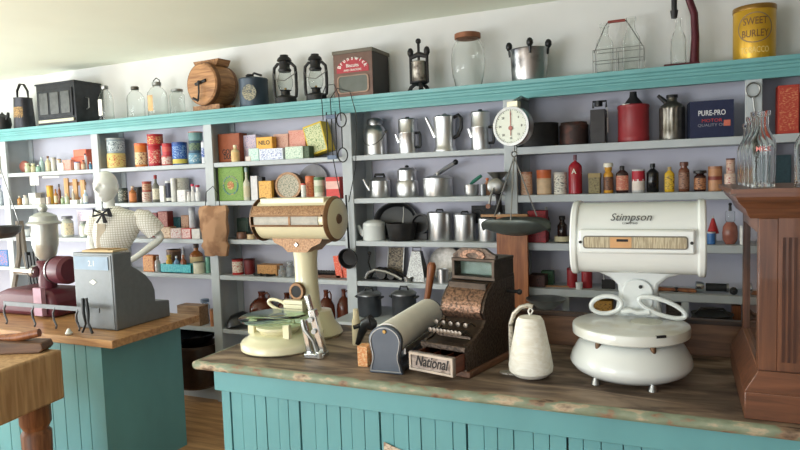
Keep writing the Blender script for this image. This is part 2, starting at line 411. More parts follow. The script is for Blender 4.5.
# --- second bay, middle shelf
bott('medicine_bottle', 'amber bottle at the left end of the middle left shelf', 'bottle', 17.5, 22.5, 196, 'B', (190, 140, 86), cap=(226, 220, 200))
bott('medicine_bottle', 'round white bottle second on the middle left shelf', 'bottle', 22.5, 29, 195, 'B', (226, 222, 212), cap=(200, 190, 176), neck=.5)
bx('carton', 'tall white carton behind the white bottles on the middle left shelf', 'box', 29, 36, 193, 'B', (216, 214, 210), dp=.05, dy=.07)
bx('carton', 'white carton with grey print in front on the middle left shelf', 'box', 32, 40.5, 198, 'B', WHT, front=WHT, ink=(190, 184, 190), dp=.05, dy=.02)
o = bx('price_card', 'grey white card with a brown mark hung below the upper left shelf', 'card', 31.5, 40.5, 179, 'B', (224, 222, 216), dp=.003, dy=.05, front=(224, 222, 216), ink=(150, 110, 80), fr=(.35, .7, .25, .7))
o.location.z = (ZA-.11)*S
for c in o.children: c.data.transform(Matrix.Diagonal((1, 1, .40, 1)))
can('spice_tin', 'low grey tin behind the white cartons on the middle left shelf', 'tin', 38, 46, 192.5, 'B', (176, 178, 180), lid=(196, 196, 196), dy=.13)
can('mustard_tin', 'bright yellow tin standing tall on the middle left shelf', 'tin', 47.5, 54.5, 185.5, 'B', (222, 172, 62), lid=(206, 150, 56), dy=.1)
can('spice_tin', 'pinkish white tin left of the amber bottles on the middle left shelf', 'tin', 46.5, 51, 197, 'B', (228, 204, 190))
bott('medicine_bottle', 'slim orange brown bottle below the yellow tin', 'bottle', 54.5, 58.5, 189, 'B', (196, 132, 70), cap=(150, 96, 60), lab=CRM)
bott('medicine_bottle', 'dark brown bottle standing behind the slim orange bottle', 'bottle', 58.5, 62, 184, 'B', (132, 84, 60), cap=DRK, dy=.1)
bott('medicine_bottle', 'small green bottle in front of the wooden slat rack', 'bottle', 61, 65, 196, 'B', (166, 186, 150), cap=WHT)
bott('medicine_bottle', 'pale jade bottle beside the small green one before the slat rack', 'bottle', 65, 69.5, 193.5, 'B', (204, 212, 184), cap=CRM)
o = thing('slat_rack', 'upright wooden slat rack of three boards on the middle left shelf', 'rack', at(76, 200, D+.12)); o.location.z = (ZB+.001)*S
for i, x in enumerate((-.115, -.01, .08)): MB().box(x-.018, x+.03, 0, .012, .0, .215-.01*i).build('slat', wood('slat_wood', (214, 170, 110), (176, 128, 76), 2), o)
MB().box(-.133, .11, .012, .02, .15, .18).build('cross_rail', wood('slat_wood_x', (166, 116, 76), (120, 80, 50), 0), o)
MB().box(-.133, .11, .012, .02, .02, .05).build('cross_rail', wood('slat_wood_x', (166, 116, 76), (120, 80, 50), 0), o)
bott('medicine_bottle', 'slender pale bottle standing between the slats', 'bottle', 72, 75.5, 189, 'B', (214, 206, 186), cap=WHT, dy=.08)
bx('carton', 'low white card box in front of the wooden slats', 'box', 70, 77, 200, 'B', WHT, dp=.04, dy=.02)
bott('medicine_bottle', 'milky grey bottle right of the low white card box', 'bottle', 80, 84, 197, 'B', (204, 208, 200), cap=(180, 186, 184))
bott('medicine_bottle', 'blue white bottle near the mannequin on the middle left shelf', 'bottle', 83.5, 88.5, 190, 'B', (186, 206, 222), cap=WHT, lab=WHT)
# --- second bay, lower shelf
o = thing('white_bowl', 'white bowl on the lower left shelf beside the grinder hopper', 'bowl', at(28, 236, D+.09)); o.location.z = (ZCc+.001)*S
MB().lathe([(.03, 0), (.035, .006), (.07, .05), (.075, .062), (.068, .06), (.03, .012), (.001, .01)], 28).build('bowl_body', WHITE, o)
bott('preserve_jar', 'glass jar with cream label and grey cap right of the grinder hopper', 'jar', 62, 74.5, 216, 'C', (186, 188, 176), cap=(120, 120, 122), lab=CRM, ink=(170, 160, 140), neck=.72, sh=.72)
bott('preserve_jar', 'smaller greenish jar beside the mannequin on the lower left shelf', 'jar', 80, 90, 221, 'C', (176, 186, 172), cap=(150, 152, 150), lab=(216, 214, 200), neck=.72, sh=.74)
bx('printed_card', 'pale picture card with pink and blue print behind the jars on the lower left shelf', 'card', 78.5, 96, 210, 'C', (222, 216, 224), dp=.006, dy=.14, front=(226, 214, 220), ink=(170, 150, 190))
# --- first bay at the picture edge
bx('calendar_card', 'blue and orange picture card propped at the left picture edge', 'card', -6, 8.5, 250, 'D', (70, 120, 176), dp=.01, dy=.02, front=(80, 130, 190), ink=(226, 130, 90))
bott('medicine_bottle', 'white bottle on the middle shelf at the left picture edge', 'bottle', -2, 4, 185, 'B', (210, 220, 226), cap=(150, 170, 200))
bott('preserve_jar', 'grey jar on the upper shelf at the left picture edge', 'jar', -3, 3, 156, 'A', (206, 204, 186), cap=(190, 170, 120), neck=.7)
# --- third bay, upper shelf
can('coffee_tin', 'yellow and cream coffee tin at the bottom of the first stack, third bay', 'tin', 107.5, 126.5, 153.5, 'A', (226, 204, 130), bands=[(.15, .85, (228, 206, 130))], ink=(196, 90, 60), key='c1', dy=.03)
can('coffee_tin', 'pale blue and white tin stacked on the yellow coffee tin', 'tin', 107, 125.5, 138.5, 'A', (150, 164, 172), bands=[(.12, .8, (196, 206, 208))], ink=(70, 90, 106), base='c1', dy=.03, lid=(176, 182, 182))
can('lard_tin', 'orange topped tin with cream label and dark print, third bay', 'tin', 135.5, 148.5, 143.5, 'A', (216, 130, 60), bands=[(.1, .62, (226, 206, 160))], ink=(110, 40, 40), lid=(214, 106, 56))
can('coffee_tin', 'red tin with cream oval at the bottom of the red stack', 'tin', 149, 162, 146, 'A', (186, 46, 56), bands=[(.15, .8, (196, 60, 66))], ink=(232, 210, 180), key='c2')
can('coffee_tin', 'red tin with gold print topping the red stack', 'tin', 147.5, 163.5, 134.5, 'A', (182, 42, 50), bands=[(.15, .8, (190, 50, 54))], ink=(226, 196, 120), base='c2', lid=(176, 40, 46))
can('cocoa_tin', 'short red and white tin under the small red tin', 'tin', 162, 173, 155.5, 'A', (204, 90, 90), bands=[(.15, .85, (226, 200, 190))], ink=(180, 40, 46), key='c3')
can('cocoa_tin', 'small plain red tin stacked beside the blue tin', 'tin', 162.5, 173, 143.5, 'A', (190, 52, 58), bands=[(.3, .7, (206, 90, 80))], base='c3', lid=(166, 40, 46))
can('coffee_tin', 'tall royal blue tin with yellow foot in the third bay', 'tin', 173, 188, 142.5, 'A', (40, 88, 164), bands=[(.3, .85, (44, 92, 170)), (.06, .26, (214, 196, 90))], ink=(160, 190, 220), lid=(34, 70, 140))
can('coffee_tin', 'light blue tin at the bottom of the stack by the post', 'tin', 189, 202, 153, 'A', (104, 150, 178), bands=[(.2, .8, (110, 160, 186))], ink=(220, 226, 220), key='c4')
can('coffee_tin', 'navy and green tin in the middle of the stack by the post', 'tin', 189, 202, 141, 'A', (62, 90, 110), bands=[(.2, .8, (110, 130, 100))], ink=(30, 50, 80), base='c4', key='c5')
can('coffee_tin', 'dull teal tin with brick red lid topping the stack by the post', 'tin', 188.5, 203, 132, 'A', (112, 150, 150), base='c5', lid=(186, 110, 90))
can('scouring_tin', 'slim white and blue cleanser tin against the post in the third bay', 'tin', 202, 207.5, 142.5, 'A', (222, 226, 232), bands=[(.3, .75, (70, 100, 176))], ink=(220, 226, 236), dy=.015)
# --- third bay, middle shelf
can('spice_tin', 'dark green tin with white print just right of the mannequin head', 'tin', 118.5, 128.5, 188, 'B', (60, 68, 62), bands=[(.15, .85, (70, 76, 70))], ink=(196, 196, 180))
bott('medicine_bottle', 'amber glass bottle with orange label right of the mannequin', 'bottle', 129.5, 137, 186, 'B', (176, 112, 62), cap=(206, 190, 170), lab=(206, 130, 80))
can('spice_tin', 'dark tin standing behind the amber bottle and the two small tins', 'tin', 135, 143, 187, 'B', (56, 54, 52), dy=.13)
can('baking_powder_tin', 'small white and red tin under the red topped one on the middle shelf', 'tin', 142.5, 152, 192, 'B', (220, 206, 196), bands=[(.15, .85, (222, 204, 192))], ink=(170, 70, 70), key='d1')
can('baking_powder_tin', 'small red brown tin stacked on the white and red one', 'tin', 142.5, 152, 181.5, 'B', (176, 84, 70), bands=[(.15, .75, (206, 170, 140))], ink=(150, 50, 46), base='d1', lid=(170, 70, 60))
bott('sauce_bottle', 'clear bottle with red cap and cream label on the middle shelf', 'bottle', 153, 160.5, 175, 'B', (120, 120, 112), cap=(170, 60, 60), lab=(226, 218, 196), ink=(180, 170, 150), sh=.56)
bx('carton', 'narrow white carton beside the dark shaker on the middle shelf', 'box', 160, 164.5, 186, 'B', WHT, dp=.04, dy=.02, front=WHT, ink=(170, 180, 200))
can('shaker_tin', 'dark navy and white shaker tin with silver top', 'tin', 166, 172.5, 181, 'B', (60, 62, 80), bands=[(.05, .2, WHT)], lid=(206, 206, 206))
can('lard_pail', 'large grey white can behind the small white box', 'tin', 173.5, 190, 178, 'B', (196, 192, 176), bands=[(.1, .85, (200, 196, 182))], ink=(150, 146, 126), dy=.09)
can('powder_tin', 'tall white tin just left of the large grey white can', 'tin', 171.5, 177, 178.5, 'B', (226, 224, 216), dy=.05)
bx('carton', 'small white square box in front of the large grey white can', 'box', 177.5, 185.5, 190, 'B', (230, 230, 228), front=(232, 230, 228), ink=(186, 176, 186), dp=.05, dy=.015)
bott('nail_polish_bottle', 'white bottle with bright pink cap near the post', 'bottle', 191, 195.5, 184, 'B', (230, 228, 226), cap=(206, 70, 96), neck=.6, sh=.5)
bott('nail_polish_bottle', 'white bottle with crimson cap nearest the post', 'bottle', 195.5, 201, 185, 'B', (228, 226, 226), cap=(176, 40, 66), neck=.65, sh=.5, dy=.04)
bott('nail_polish_bottle', 'small white bottle with white cap left of the pink capped bottle', 'bottle', 187, 191, 192, 'B', (228, 226, 222), cap=(230, 226, 226), neck=.6, dy=.02)
# --- third bay, lower shelf
bx('carton', 'dark red box beside the mannequin sleeve', 'box', 150, 158, 213, 'C', (134, 52, 54), dp=.07, dy=.1)
bx('carton', 'brown and white box below the dark red boxes', 'box', 160, 171, 227, 'C', (190, 150, 120), dp=.06, dy=.03, front=(216, 190, 160), ink=(150, 90, 66), key='e1')
bx('carton', 'maroon box standing on the brown and white box', 'box', 158.5, 168, 211.5, 'C', (140, 62, 58), dp=.06, dy=.04, base='e1', front=(150, 76, 68), ink=(190, 130, 110))
bx('carton', 'teal box on the lower shelf behind the red and white packets', 'box', 170, 181, 217.5, 'C', (48, 100, 116), dp=.06, dy=.1, front=(56, 110, 126), ink=(40, 70, 90))
bx('carton', 'tan upright box right of the teal box', 'box', 182, 189.5, 215.5, 'C', (168, 122, 92), dp=.05, dy=.08, front=(176, 134, 104), ink=(120, 80, 60))
bx('carton', 'white carton with red lettering in the lower third bay', 'box', 171, 181.5, 228.5, 'C', (226, 210, 206), dp=.06, dy=.02, front=(228, 214, 210), ink=(190, 50, 60))
bx('carton', 'cherry red and white carton beside the lettered one', 'box', 181.8, 191, 228.5, 'C', (200, 80, 84), dp=.06, dy=.02, front=(224, 196, 190), ink=(186, 46, 52))
can('talc_tin', 'tall silver tin with dark foot beside the brown paper sack', 'tin', 190, 196.5, 207.5, 'C', (190, 190, 194), lid=(160, 160, 166), bands=[(.02, .3, (70, 66, 70))], dy=.07)
bx('carton', 'grey white carton against the sack on the lower shelf', 'box', 192, 200, 229, 'C', (206, 202, 196), dp=.05, dy=.015)
# --- third bay, bottom shelf
bx('carton', 'orange and red carton below the mannequin arm', 'box', 143.5, 154, 255.5, 'D', (206, 120, 60), dp=.06, dy=.03, front=(210, 150, 80), ink=(170, 60, 46))
bott('medicine_bottle', 'small milky bottle between the orange carton and the turquoise tray', 'bottle', 155, 161, 256, 'D', (216, 206, 204), cap=(200, 180, 180))
p, r, h = spot(160.5, 191.5, 264.5, 'D', .01, False)
o = thing('tray', 'turquoise open tray full of small bottles', 'tray', p)
tb = MB()
tb.box(-r, r, 0, .085, 0, .006).box(-r, r, 0, .006, 0, h).box(-r, r, .079, .085, 0, h).box(-r, -r+.006, 0, .085, 0, h).box(r-.006, r, 0, .085, 0, h)
tb.build('tray_body', mat('turquoise_print', (62, 172, 186), .5, c2=(96, 196, 200), spot=.5, scale=60), o)
TOPS['tray'] = ZD+.007
bott('medicine_bottle', 'yellow bottle standing in the turquoise tray', 'bottle', 166.5, 173, 255, 'D', (222, 172, 62), cap=(226, 190, 90), base='tray', dy=.025, neck=.6)
bott('medicine_bottle', 'light blue bottle standing in the turquoise tray', 'bottle', 174.5, 180, 256, 'D', (120, 160, 196), cap=(200, 206, 216), base='tray', dy=.025)
bott('medicine_bottle', 'brown bottle standing in the turquoise tray', 'bottle', 181, 187, 255, 'D', (156, 90, 62), cap=(196, 130, 100), base='tray', dy=.025)
can('shoe_polish_tin', 'broad brown tin behind the turquoise tray', 'tin', 167.5, 182, 249.5, 'D', (106, 78, 62), lid=(140, 106, 82), dy=.1)
bott('medicine_bottle', 'slim grey white bottle at the back right of the turquoise tray', 'bottle', 182, 186, 247, 'D', (206, 210, 214), cap=(220, 220, 222), dy=.12)
bott('amber_jug', 'amber glass bottle with cream label under the brown sack', 'bottle', 190.5, 204, 244, 'D', (150, 88, 42), cap=(70, 50, 40), lab=(216, 190, 140), dy=.095, sh=.6)
can('lard_pail', 'cream ribbed pail in front of the amber bottle', 'tin', 193.5, 206, 262, 'D', (206, 200, 176), lid=(190, 186, 166), dy=.01)
can('spice_tin', 'small green tin right of the cream pail', 'tin', 206, 211, 257, 'D', (110, 160, 140), dy=.06)
# --- third bay, base shelf
bx('wooden_crate', 'low light wooden crate on the base shelf beside the grey register', 'crate', 178, 200, 306, 'E', BRN, dp=.1, dy=.01, m=wood('crate_wood', (176, 140, 104), (126, 94, 66), 0))
bott('preserve_jar', 'clear jar with grey lid on the base shelf near the post', 'jar', 201, 211, 299, 'E', (190, 200, 206), cap=(110, 126, 146), glass=True, neck=.7, sh=.7, dy=.12)
can('thread_spool', 'orange brown spool on the base shelf against the post', 'spool', 210.5, 215, 309, 'E', (196, 130, 90), lid=(170, 120, 90), dy=.03)
o = thing('stoneware_crock', 'dark brown crock on the floor shelf under the base shelf', 'crock', at(200, 380, D+.06) ); o.location.z = .101*S; o.location.y = (D-.02+.06+.13)*S*1
MB().lathe([(.14, 0), (.16, .02), (.17, .3), (.16, .32), (.15, .32), (.15, .03), (.001, .03)], 32).build('crock_body', mat('crock_glaze', (58, 40, 32), .3, var=.3), o)
o.location.y = (D+.01+.0)*S; o.location.x = -3.33*S
o.location.y = 3.615*S; o.location.x = -3.33*S
b = thing('wash_basin', 'black enamel basin resting on the dark brown crock', 'basin', (-3.33, 3.6, .422))
MB().lathe([(.08, 0), (.1, .006), (.165, .07), (.178, .08), (.178, .086), (.155, .075), (.09, .015), (.001, .012)], 32).build('basin_body', mat('navy_enamel', (30, 34, 44), .2, var=.2, coat=.3), b)

# ================================================================== fourth bay
bx('gold_letter_box', 'dark orange brown box with black lettering at the left end of the fourth bay', 'box', 219, 240.5, 133.5, 'A', (146, 74, 44), dp=.09, dy=.07, front=(152, 80, 48), fr=(.08, .96, .04, .96), txt='GOLD', txtc=(36, 26, 22), ts=.26, tz=.36, tx=.8)
o = bpy.data.objects['gold_letter_box']
lettering(o, 'DUST', .05, INK, T(0, -.002, .04), bold=.015, sx=.8)
bott('syrup_bottle', 'cream yellow bottle in front of the brown box', 'bottle', 231.5, 240, 145, 'A', (222, 200, 150), cap=(232, 222, 190), lab=(226, 190, 130), dy=-.005)
bx('carton', 'tiny pink white box right of the cream bottle', 'box', 245.5, 250.5, 156.5, 'A', (226, 208, 200), dp=.04, dy=.02)
bx('carton', 'tall faded blue and pink packet leaning behind the mint carton', 'box', 243, 258, 135, 'A', (196, 188, 206), dp=.05, dy=.1, front=(206, 186, 196), ink=(120, 130, 180), rz=-12)
bx('carton', 'mint green and white carton beside the blue and white carton', 'box', 249, 259, 148.5, 'A', (190, 220, 210), dp=.05, dy=.025, front=(206, 226, 216), ink=(130, 186, 176))
bx('carton', 'blue and white carton under the yellow carton', 'box', 259.5, 283, 148.5, 'A', (216, 220, 232), dp=.07, dy=.02, front=(222, 226, 236), ink=(86, 106, 176), key='f1')
bx('carton', 'yellow carton with black lettering standing above the blue and white carton', 'box', 256.5, 272.5, 137, 'A', (226, 168, 70), dp=.05, dy=.03, base='f1', front=(230, 176, 78), txt='NILO', txtc=(40, 34, 40), ts=.5, tz=.5, tx=1.)
bx('carton', 'pale pink carton right of the yellow carton', 'box', 274.5, 289, 134, 'A', (224, 178, 158), dp=.06, dy=.1, front=(228, 184, 164), ink=(206, 130, 120))
bx('carton', 'taller rose pink carton next to the pale pink one', 'box', 289.5, 306, 130, 'A', (222, 158, 140), dp=.06, dy=.11, front=(226, 164, 146), ink=(210, 120, 110))
bx('carton', 'white and pale green carton in front of the pink cartons', 'box', 285.5, 303, 146.5, 'A', (206, 222, 204), dp=.06, dy=.02, front=(212, 226, 208), ink=(130, 170, 150))
bx('carton', 'dark green carton against the white and pale green one', 'box', 303.5, 309.5, 146, 'A', (66, 84, 60), dp=.06, dy=.03, front=(76, 96, 66), ink=(40, 50, 40))
o = bx('seed_box', 'large yellow and green carton leaning to the right beside the dark green carton', 'box', 307, 326, 128, 'A', (222, 190, 60), dp=.1, dy=.09, front=(214, 216, 170), ink=(88, 130, 66))
o.rotation_euler = (0, math.radians(-14), 0); o.location.z += .034*S; o.location.x += .02*S
# middle shelf
o = bx('wreath_box', 'green box printed with a wreath at the left of the fourth bay', 'box', 219.5, 244, 167, 'B', (112, 146, 62), dp=.07, dy=.03, front=(122, 156, 70), ink=(96, 132, 58), fr=(.05, .95, .04, .96))
MB().lathe([(.058, 0), (.07, 0), (.07, .002), (.058, .002)], 28, T(0, -.0015, .11) @ RX(90), close=True).build('wreath_ring', printed((60, 120, 110), (176, 160, 70)), o)
MB().lathe([(.001, 0), (.03, 0), (.03, .002), (.001, .002)], 20, T(0, -.0015, .11) @ RX(90)).build('wreath_centre', printed((176, 110, 60), (206, 190, 120)), o)
bott('sauce_bottle', 'cloudy clear bottle with tapered neck beside the wreath box', 'bottle', 244, 251, 167.5, 'B', (206, 204, 184), cap=(170, 190, 190), lab=(206, 196, 166), dy=.02, sh=.5)
bx('carton', 'white carton with black side right of the cloudy bottle', 'box', 251.5, 258, 176, 'B', (214, 212, 214), dp=.04, dy=.025)
bx('carton', 'black carton close behind the white one', 'box', 258.4, 263, 177, 'B', (40, 42, 48), dp=.04, dy=.03)
bx('carton', 'yellow orange packet leaning beside the striped round tin', 'box', 259.5, 272, 181, 'B', (224, 170, 76), dp=.03, dy=.0, front=(228, 180, 90), ink=(190, 120, 60))
p = at(288.5, 194, D+.06)
o = thing('round_clock_tin', 'round patterned tin standing on edge above the cream scale', 'tin', (p.x, p.y, ZB+.001), 14, 'tins and cans along the shelves')
MB().lathe([(.09, -.04), (.092, -.036), (.092, .036), (.09, .04)], 36, T(0, .045, .094) @ RX(90)).build('body', wood('tin_stripe', (150, 110, 70), (92, 62, 40), 2, 14), o)
MB().lathe([(.001, 0), (.08, 0), (.08, .004), (.001, .004)], 36, T(0, .004, .094) @ RX(90)).build('face', printed((206, 196, 176), (110, 120, 100), .46), o)
MB().lathe([(.078, -.004), (.094, -.004), (.094, .006), (.078, .006)], 36, T(0, .002, .094) @ RX(90), close=True).build('rim', GOLD, o)
can('ointment_tin', 'small round brown tin left of the striped round tin', 'tin', 272.5, 278, 180, 'B', (150, 110, 76), dy=.12)
can('spice_tin', 'small white cylinder right of the striped round tin', 'tin', 301.5, 306.5, 183.5, 'B', WHT, lid=(206, 90, 80), dy=.01)
can('syrup_tin', 'orange red tin behind the green topped white tin', 'tin', 306, 316, 176, 'B', (206, 110, 66), bands=[(.2, .8, (210, 130, 80))], ink=(176, 50, 46), dy=.06)
can('syrup_tin', 'white tin with green top and foot beside the orange red tin', 'tin', 314.5, 325.5, 177, 'B', (206, 206, 186), bands=[(.86, .99, (80, 120, 80)), (.02, .1, (80, 120, 80)), (.3, .6, (170, 180, 150))], dy=.02)
bx('carton', 'red carton with pale pink band right of the white and green tin', 'box', 326.5, 340, 177, 'B', (206, 70, 66), dp=.06, dy=.03, front=(226, 180, 170), fr=(.0, 1., .45, .8))
p = at(314, 194, D+.2)
o = thing('serving_tray', 'round grey lid leaning on the back behind the orange red tin', 'lid', (p.x, D+.2, ZB+.001))
MB().lathe([(.001, 0), (.11, 0), (.12, .006), (.12, .01), (.001, .008)], 36, T(0, 0, .118) @ RX(83)).build('lid_body', mat('lid_grey', (150, 148, 150), .5), o)
# lower shelf bits
bx('small_frame', 'small dark green frame standing on the lower shelf of the fourth bay', 'frame', 237.5, 248.5, 218, 'C', (52, 72, 62), dp=.03, dy=.1, front=(70, 84, 76), fr=(.15, .85, .15, .85))
can('button_tin', 'low rusty tin in front of the dark green frame', 'tin', 236.5, 246.5, 232, 'C', (120, 84, 66), dy=.03, lid=(130, 96, 74))
can('button_tin', 'low cream tin with tan lid on the lower shelf of the fourth bay', 'tin', 247, 256, 234, 'C', (206, 180, 140), dy=.02, lid=(186, 146, 100))
bx('carton', 'small rusty red box beside the low cream tin', 'box', 256.5, 268, 231, 'C', (130, 74, 56), dp=.05, dy=.04)
# bottom shelf
p = can('tobacco_tin', 'red tin with a white label and red emblem on the bottom shelf', 'tin', 232.5, 244, 259, 'D', (176, 44, 44), bands=[(.15, .85, (226, 216, 200))], ink=(186, 50, 50), lid=(150, 36, 36), dy=.03)
can('tobacco_tin', 'dark maroon tin next to the red and white one on the bottom shelf', 'tin', 244.5, 255.5, 259, 'D', (110, 36, 38), lid=(90, 30, 32), dy=.06)
bx('carton', 'tan wooden cigar box on the bottom shelf behind the cream scale', 'box', 257.5, 277, 265, 'D', (190, 138, 84), dp=.08, dy=.06, front=(198, 148, 92), ink=(150, 100, 60))
for k, (x, n) in enumerate(((259, 'rusty key blank lying left'), (266, 'iron staple lying in the middle'), (272, 'iron bolt lying right'))):
    p = at(x, 277, D+.04)
    t = thing('iron_hardware', n+' in front of the tan cigar box', 'hardware', (p.x, D+.03, ZD+.001), 20*k, 'iron hardware on the bottom shelf')
    MB().tube([(-.025, 0, .007), (.03, .01, .007)], .007, 8).build('shank', IRON, t); MB().ball((-.03, 0, .011), .011, 10).build('head', IRON, t)
bott('glass_insulator', 'clear glass stand beside the neck of the cream scale', 'glass', 278.5, 286.5, 266, 'D', (214, 220, 222), glass=True, neck=.6, dy=.03)
bott('glass_insulator', 'taller clear glass with square top close to the neck of the cream scale', 'glass', 286.5, 294.5, 261, 'D', (214, 220, 222), glass=True, neck=.8, dy=.05)
p = at(327, 280, D+.04)
o = thing('iron_comb', 'row of rusty iron scrap tools right of the cream scale neck', 'tool', (p.x, D+.05, ZD+.001))
MB().box(-.1, .1, 0, .05, 0, .02).build('tool_base', mat('rusty_iron', (104, 72, 56), .6, .3, var=.3), o)
tb = MB()
for i in range(9): tb.ball((-.085+i*.021, .025, .035), .016, 8)
tb.build('tool_teeth', IRON, o)
for k, (x, a) in enumerate(((339.5, -8), (344, 6))):
    p = at(x, 280, D+.05)
    t = thing('packet', ('left' if k == 0 else 'right')+' of the two red orange packets leaning by the post under the black ladle', 'packet', (p.x, D+.05+.012*k, ZD+.006), 0, 'red packets by the post')
    MB().box(-.024, .024, 0, .008, 0, .15, RY(a)).build('packet_body', printed((220, 84, 60), (226, 150, 120)), t)

def jug(label, px, py, dy, z, r, h):
    p = at(px, py, D+dy)
    o = thing('stoneware_jug', label, 'jug', (p.x, D+dy, z+.001))
    g = mat('brown_jug_glaze', (92, 44, 28), .15, var=.25, scale=6)
    MB().lathe([(r*.92, 0), (r, .01), (r, h*.55), (r*.93, h*.66), (r*.6, h*.78), (r*.3, h*.83), (r*.24, h*.92), (r*.3, h), (r*.2, h)], 32).build('jug_body', g, o)
    MB().tube([(r*.25, 0, h*.93), (r*.5, 0, h*.97), (r*.68, 0, h*.9), (r*.66, 0, h*.78), (r*.6, 0, h*.74)], r*.09, 8).build('handle', g, o)
jug('wide brown jug on the base shelf left of the cream scale', 263, 322, .1, ZE, .092, .27)
jug('brown jug standing close behind the chrome opener', 327.5, 330, .07, ZE, .058, .31)
jug('brown jug by the post under the black ladle', 345, 328, .13, ZE, .052, .31)
jug('small brown jug mostly hidden behind the scale arm', 288, 322, .15, ZE, .07, .26)
p = at(236.5, 322, D+.05)
o = thing('enamel_pan', 'black bowl with yellow inside tipped up on the base shelf', 'bowl', (p.x, D+.08, ZE+.058))
MB().lathe([(.001, -.05), (.05, -.045), (.09, -.01), (.105, .02), (.1, .02)], 32, RX(190) @ RY(14)).build('bowl_body', BLACK, o)
MB().lathe([(.001, -.042), (.047, -.037), (.085, -.005), (.1, .021)], 32, RX(190) @ RY(14)).build('bowl_lining', paint((130, 108, 56), .4), o)
# ================================================================== fifth bay: aluminium ware
def ring(mb, r, z, t, n=28, m=None): 
    return mb.lathe([(r-t, z-t), (r+t, z-t), (r+t, z+t), (r-t, z+t)], n, m, close=True)
def vessel(name, label, cat, x0, x1, yt, t, dy=.05, base=None, m=None):
    p, r, h = spot(x0, x1, yt, t, dy, True, base)
    return thing(name, label, cat, p), r, h, m or ALU
# milk can
o, r, h, m = vessel('milk_can', 'aluminium milk can with wire bail at the left end of the fifth bay', 'can', 364, 387.5, 118, 'A')
MB().lathe([(r*.94, 0), (r, .005), (r, h*.55), (r*.97, h*.64), (r*.72, h*.76), (r*.6, h*.8), (r*.6, h*.84)], 32).build('body', m, o)
MB().lathe([(r*.68, h*.83), (r*.7, h*.9), (r*.62, h*.96), (r*.3, h), (.001, h)], 32).build('lid', ALUD, o)
MB().tube([(r*1.02*math.cos(a), -r*.2-r*.9*math.sin(a) if False else -r*1.03*math.sin(a), h*(.62-.36*math.sin(a))) for a in [pi*k/14 for k in range(15)]], .003, 6).build('bail', STEEL, o)
for s in (-1, 1): MB().ball((s*r*1.02, 0, h*.62), .012, 8).build('lug', STEEL, o)
def percolator(label, x0, x1, yt):
    o, r, h, m = vessel('percolator', label, 'coffee pot', x0, x1, yt, 'A')
    MB().lathe([(r, 0), (r, h*.54), (r*1.03, h*.55), (r*1.03, h*.57), (r, h*.58), (r, h*.9)], 32).build('body', m, o)
    MB().lathe([(r*1.03, h*.89), (r*1.03, h*.92), (r*.9, h*.95), (.001, h*.96)], 32).build('lid', m, o)
    MB().lathe([(.008, h*.95), (.014, h*.98), (.012, h*1.0), (.001, h*1.005)], 12).build('knob', BLACK, o)
    a = T(0, 0, 0) @ RZ(18)
    MB().tube([(-r*.95, 0, h*.32), (-r*1.18, 0, h*.44), (-r*1.3, 0, h*.54)], [.014, .009, .006], 8, m=RZ(25)).build('spout', m, o)
    MB().tube([(r*.95, 0, h*.55), (r*1.5, 0, h*.55), (r*1.56, 0, h*.5), (r*1.56, 0, h*.2), (r*1.5, 0, h*.16), (r*.95, 0, h*.16)], .009, 8, m=RZ(-12)).build('handle', BLACK, o)
percolator('smaller aluminium percolator with black handle beside the milk can', 399, 418, 117)
percolator('larger aluminium percolator with black knob just left of the dial scale', 471.5, 490.5, 109.5)
o, r, h, m = vessel('coffee_pitcher', 'tapered aluminium coffee pot with long spout and black curved handle', 'coffee pot', 434, 457, 114.5, 'A')
MB().lathe([(r, 0), (r*1.02, .01), (r*.94, h*.1), (r*.86, h*.18), (r*.98, h*.9), (r*1.0, h*.93)], 32).build('body', m, o)
MB().lathe([(r*1.0, h*.93), (r*.8, h*.97), (.016, h*.98), (.012, h*1.02), (.001, h*1.03)], 32).build('lid', m, o)
MB().tube([(-r*.85, 0, h*.4), (-r*1.25, 0, h*.68), (-r*1.65, 0, h*.94)], [.016, .011, .008], 8, m=RZ(14)).build('spout', m, o)
MB().tube([(r*.9, 0, h*.9), (r*1.35, 0, h*.95), (r*1.65, 0, h*.86), (r*1.6, 0, h*.6), (r*1.3, 0, h*.42), (r*.85, 0, h*.36)], .012, 8, m=RZ(-10)).build('handle', BLACK, o)
# middle shelf
o, r, h, m = vessel('tea_kettle', 'low aluminium kettle with black lid grip on the middle shelf', 'kettle', 369.5, 391, 174, 'B')
MB().lathe([(r*.96, 0), (r, .006), (r*.97, h*.7), (r*.8, h*.78)], 32).build('body', m, o)
MB().lathe([(r*.82, h*.77), (r*.5, h*.86), (.001, h*.88)], 32).build('lid', m, o)
MB().tube([(-.035, 0, h*.86), (-.03, 0, h*.97), (.03, 0, h*.97), (.035, 0, h*.86)], .009, 8).build('grip', BLACK, o)
MB().tube([(-r*.9, 0, h*.3), (-r*1.25, 0, h*.5), (-r*1.6, 0, h*.8)], [.02, .014, .011], 10, m=RZ(10)).build('spout', m, o)
o, r, h, m = vessel('double_boiler', 'stacked aluminium double boiler with black knob beside the low kettle', 'pot', 396.5, 419, 165, 'B')
MB().lathe([(r*.96, 0), (r, .006), (r, h*.44), (r*.88, h*.52)], 32).build('lower_pan', m, o)
MB().lathe([(r*.84, h*.5), (r*.86, h*.8), (r*.9, h*.81), (r*.9, h*.83)], 32).build('upper_pan', m, o)
MB().lathe([(r*.9, h*.83), (r*.6, h*.91), (.001, h*.93)], 32).build('lid', m, o)
MB().lathe([(.01, h*.92), (.014, h*.97), (.001, h*1.0)], 12).build('knob', BLACK, o)
o, r, h, m = vessel('saucepan', 'wide aluminium saucepan whose long handle rises to the right', 'pot', 423.5, 453, 176, 'B', dy=.01)
MB().lathe([(r*.97, 0), (r, .006), (r, h*.85), (r*1.04, h*.87), (r*1.04, h*.9)], 36).build('body', m, o)
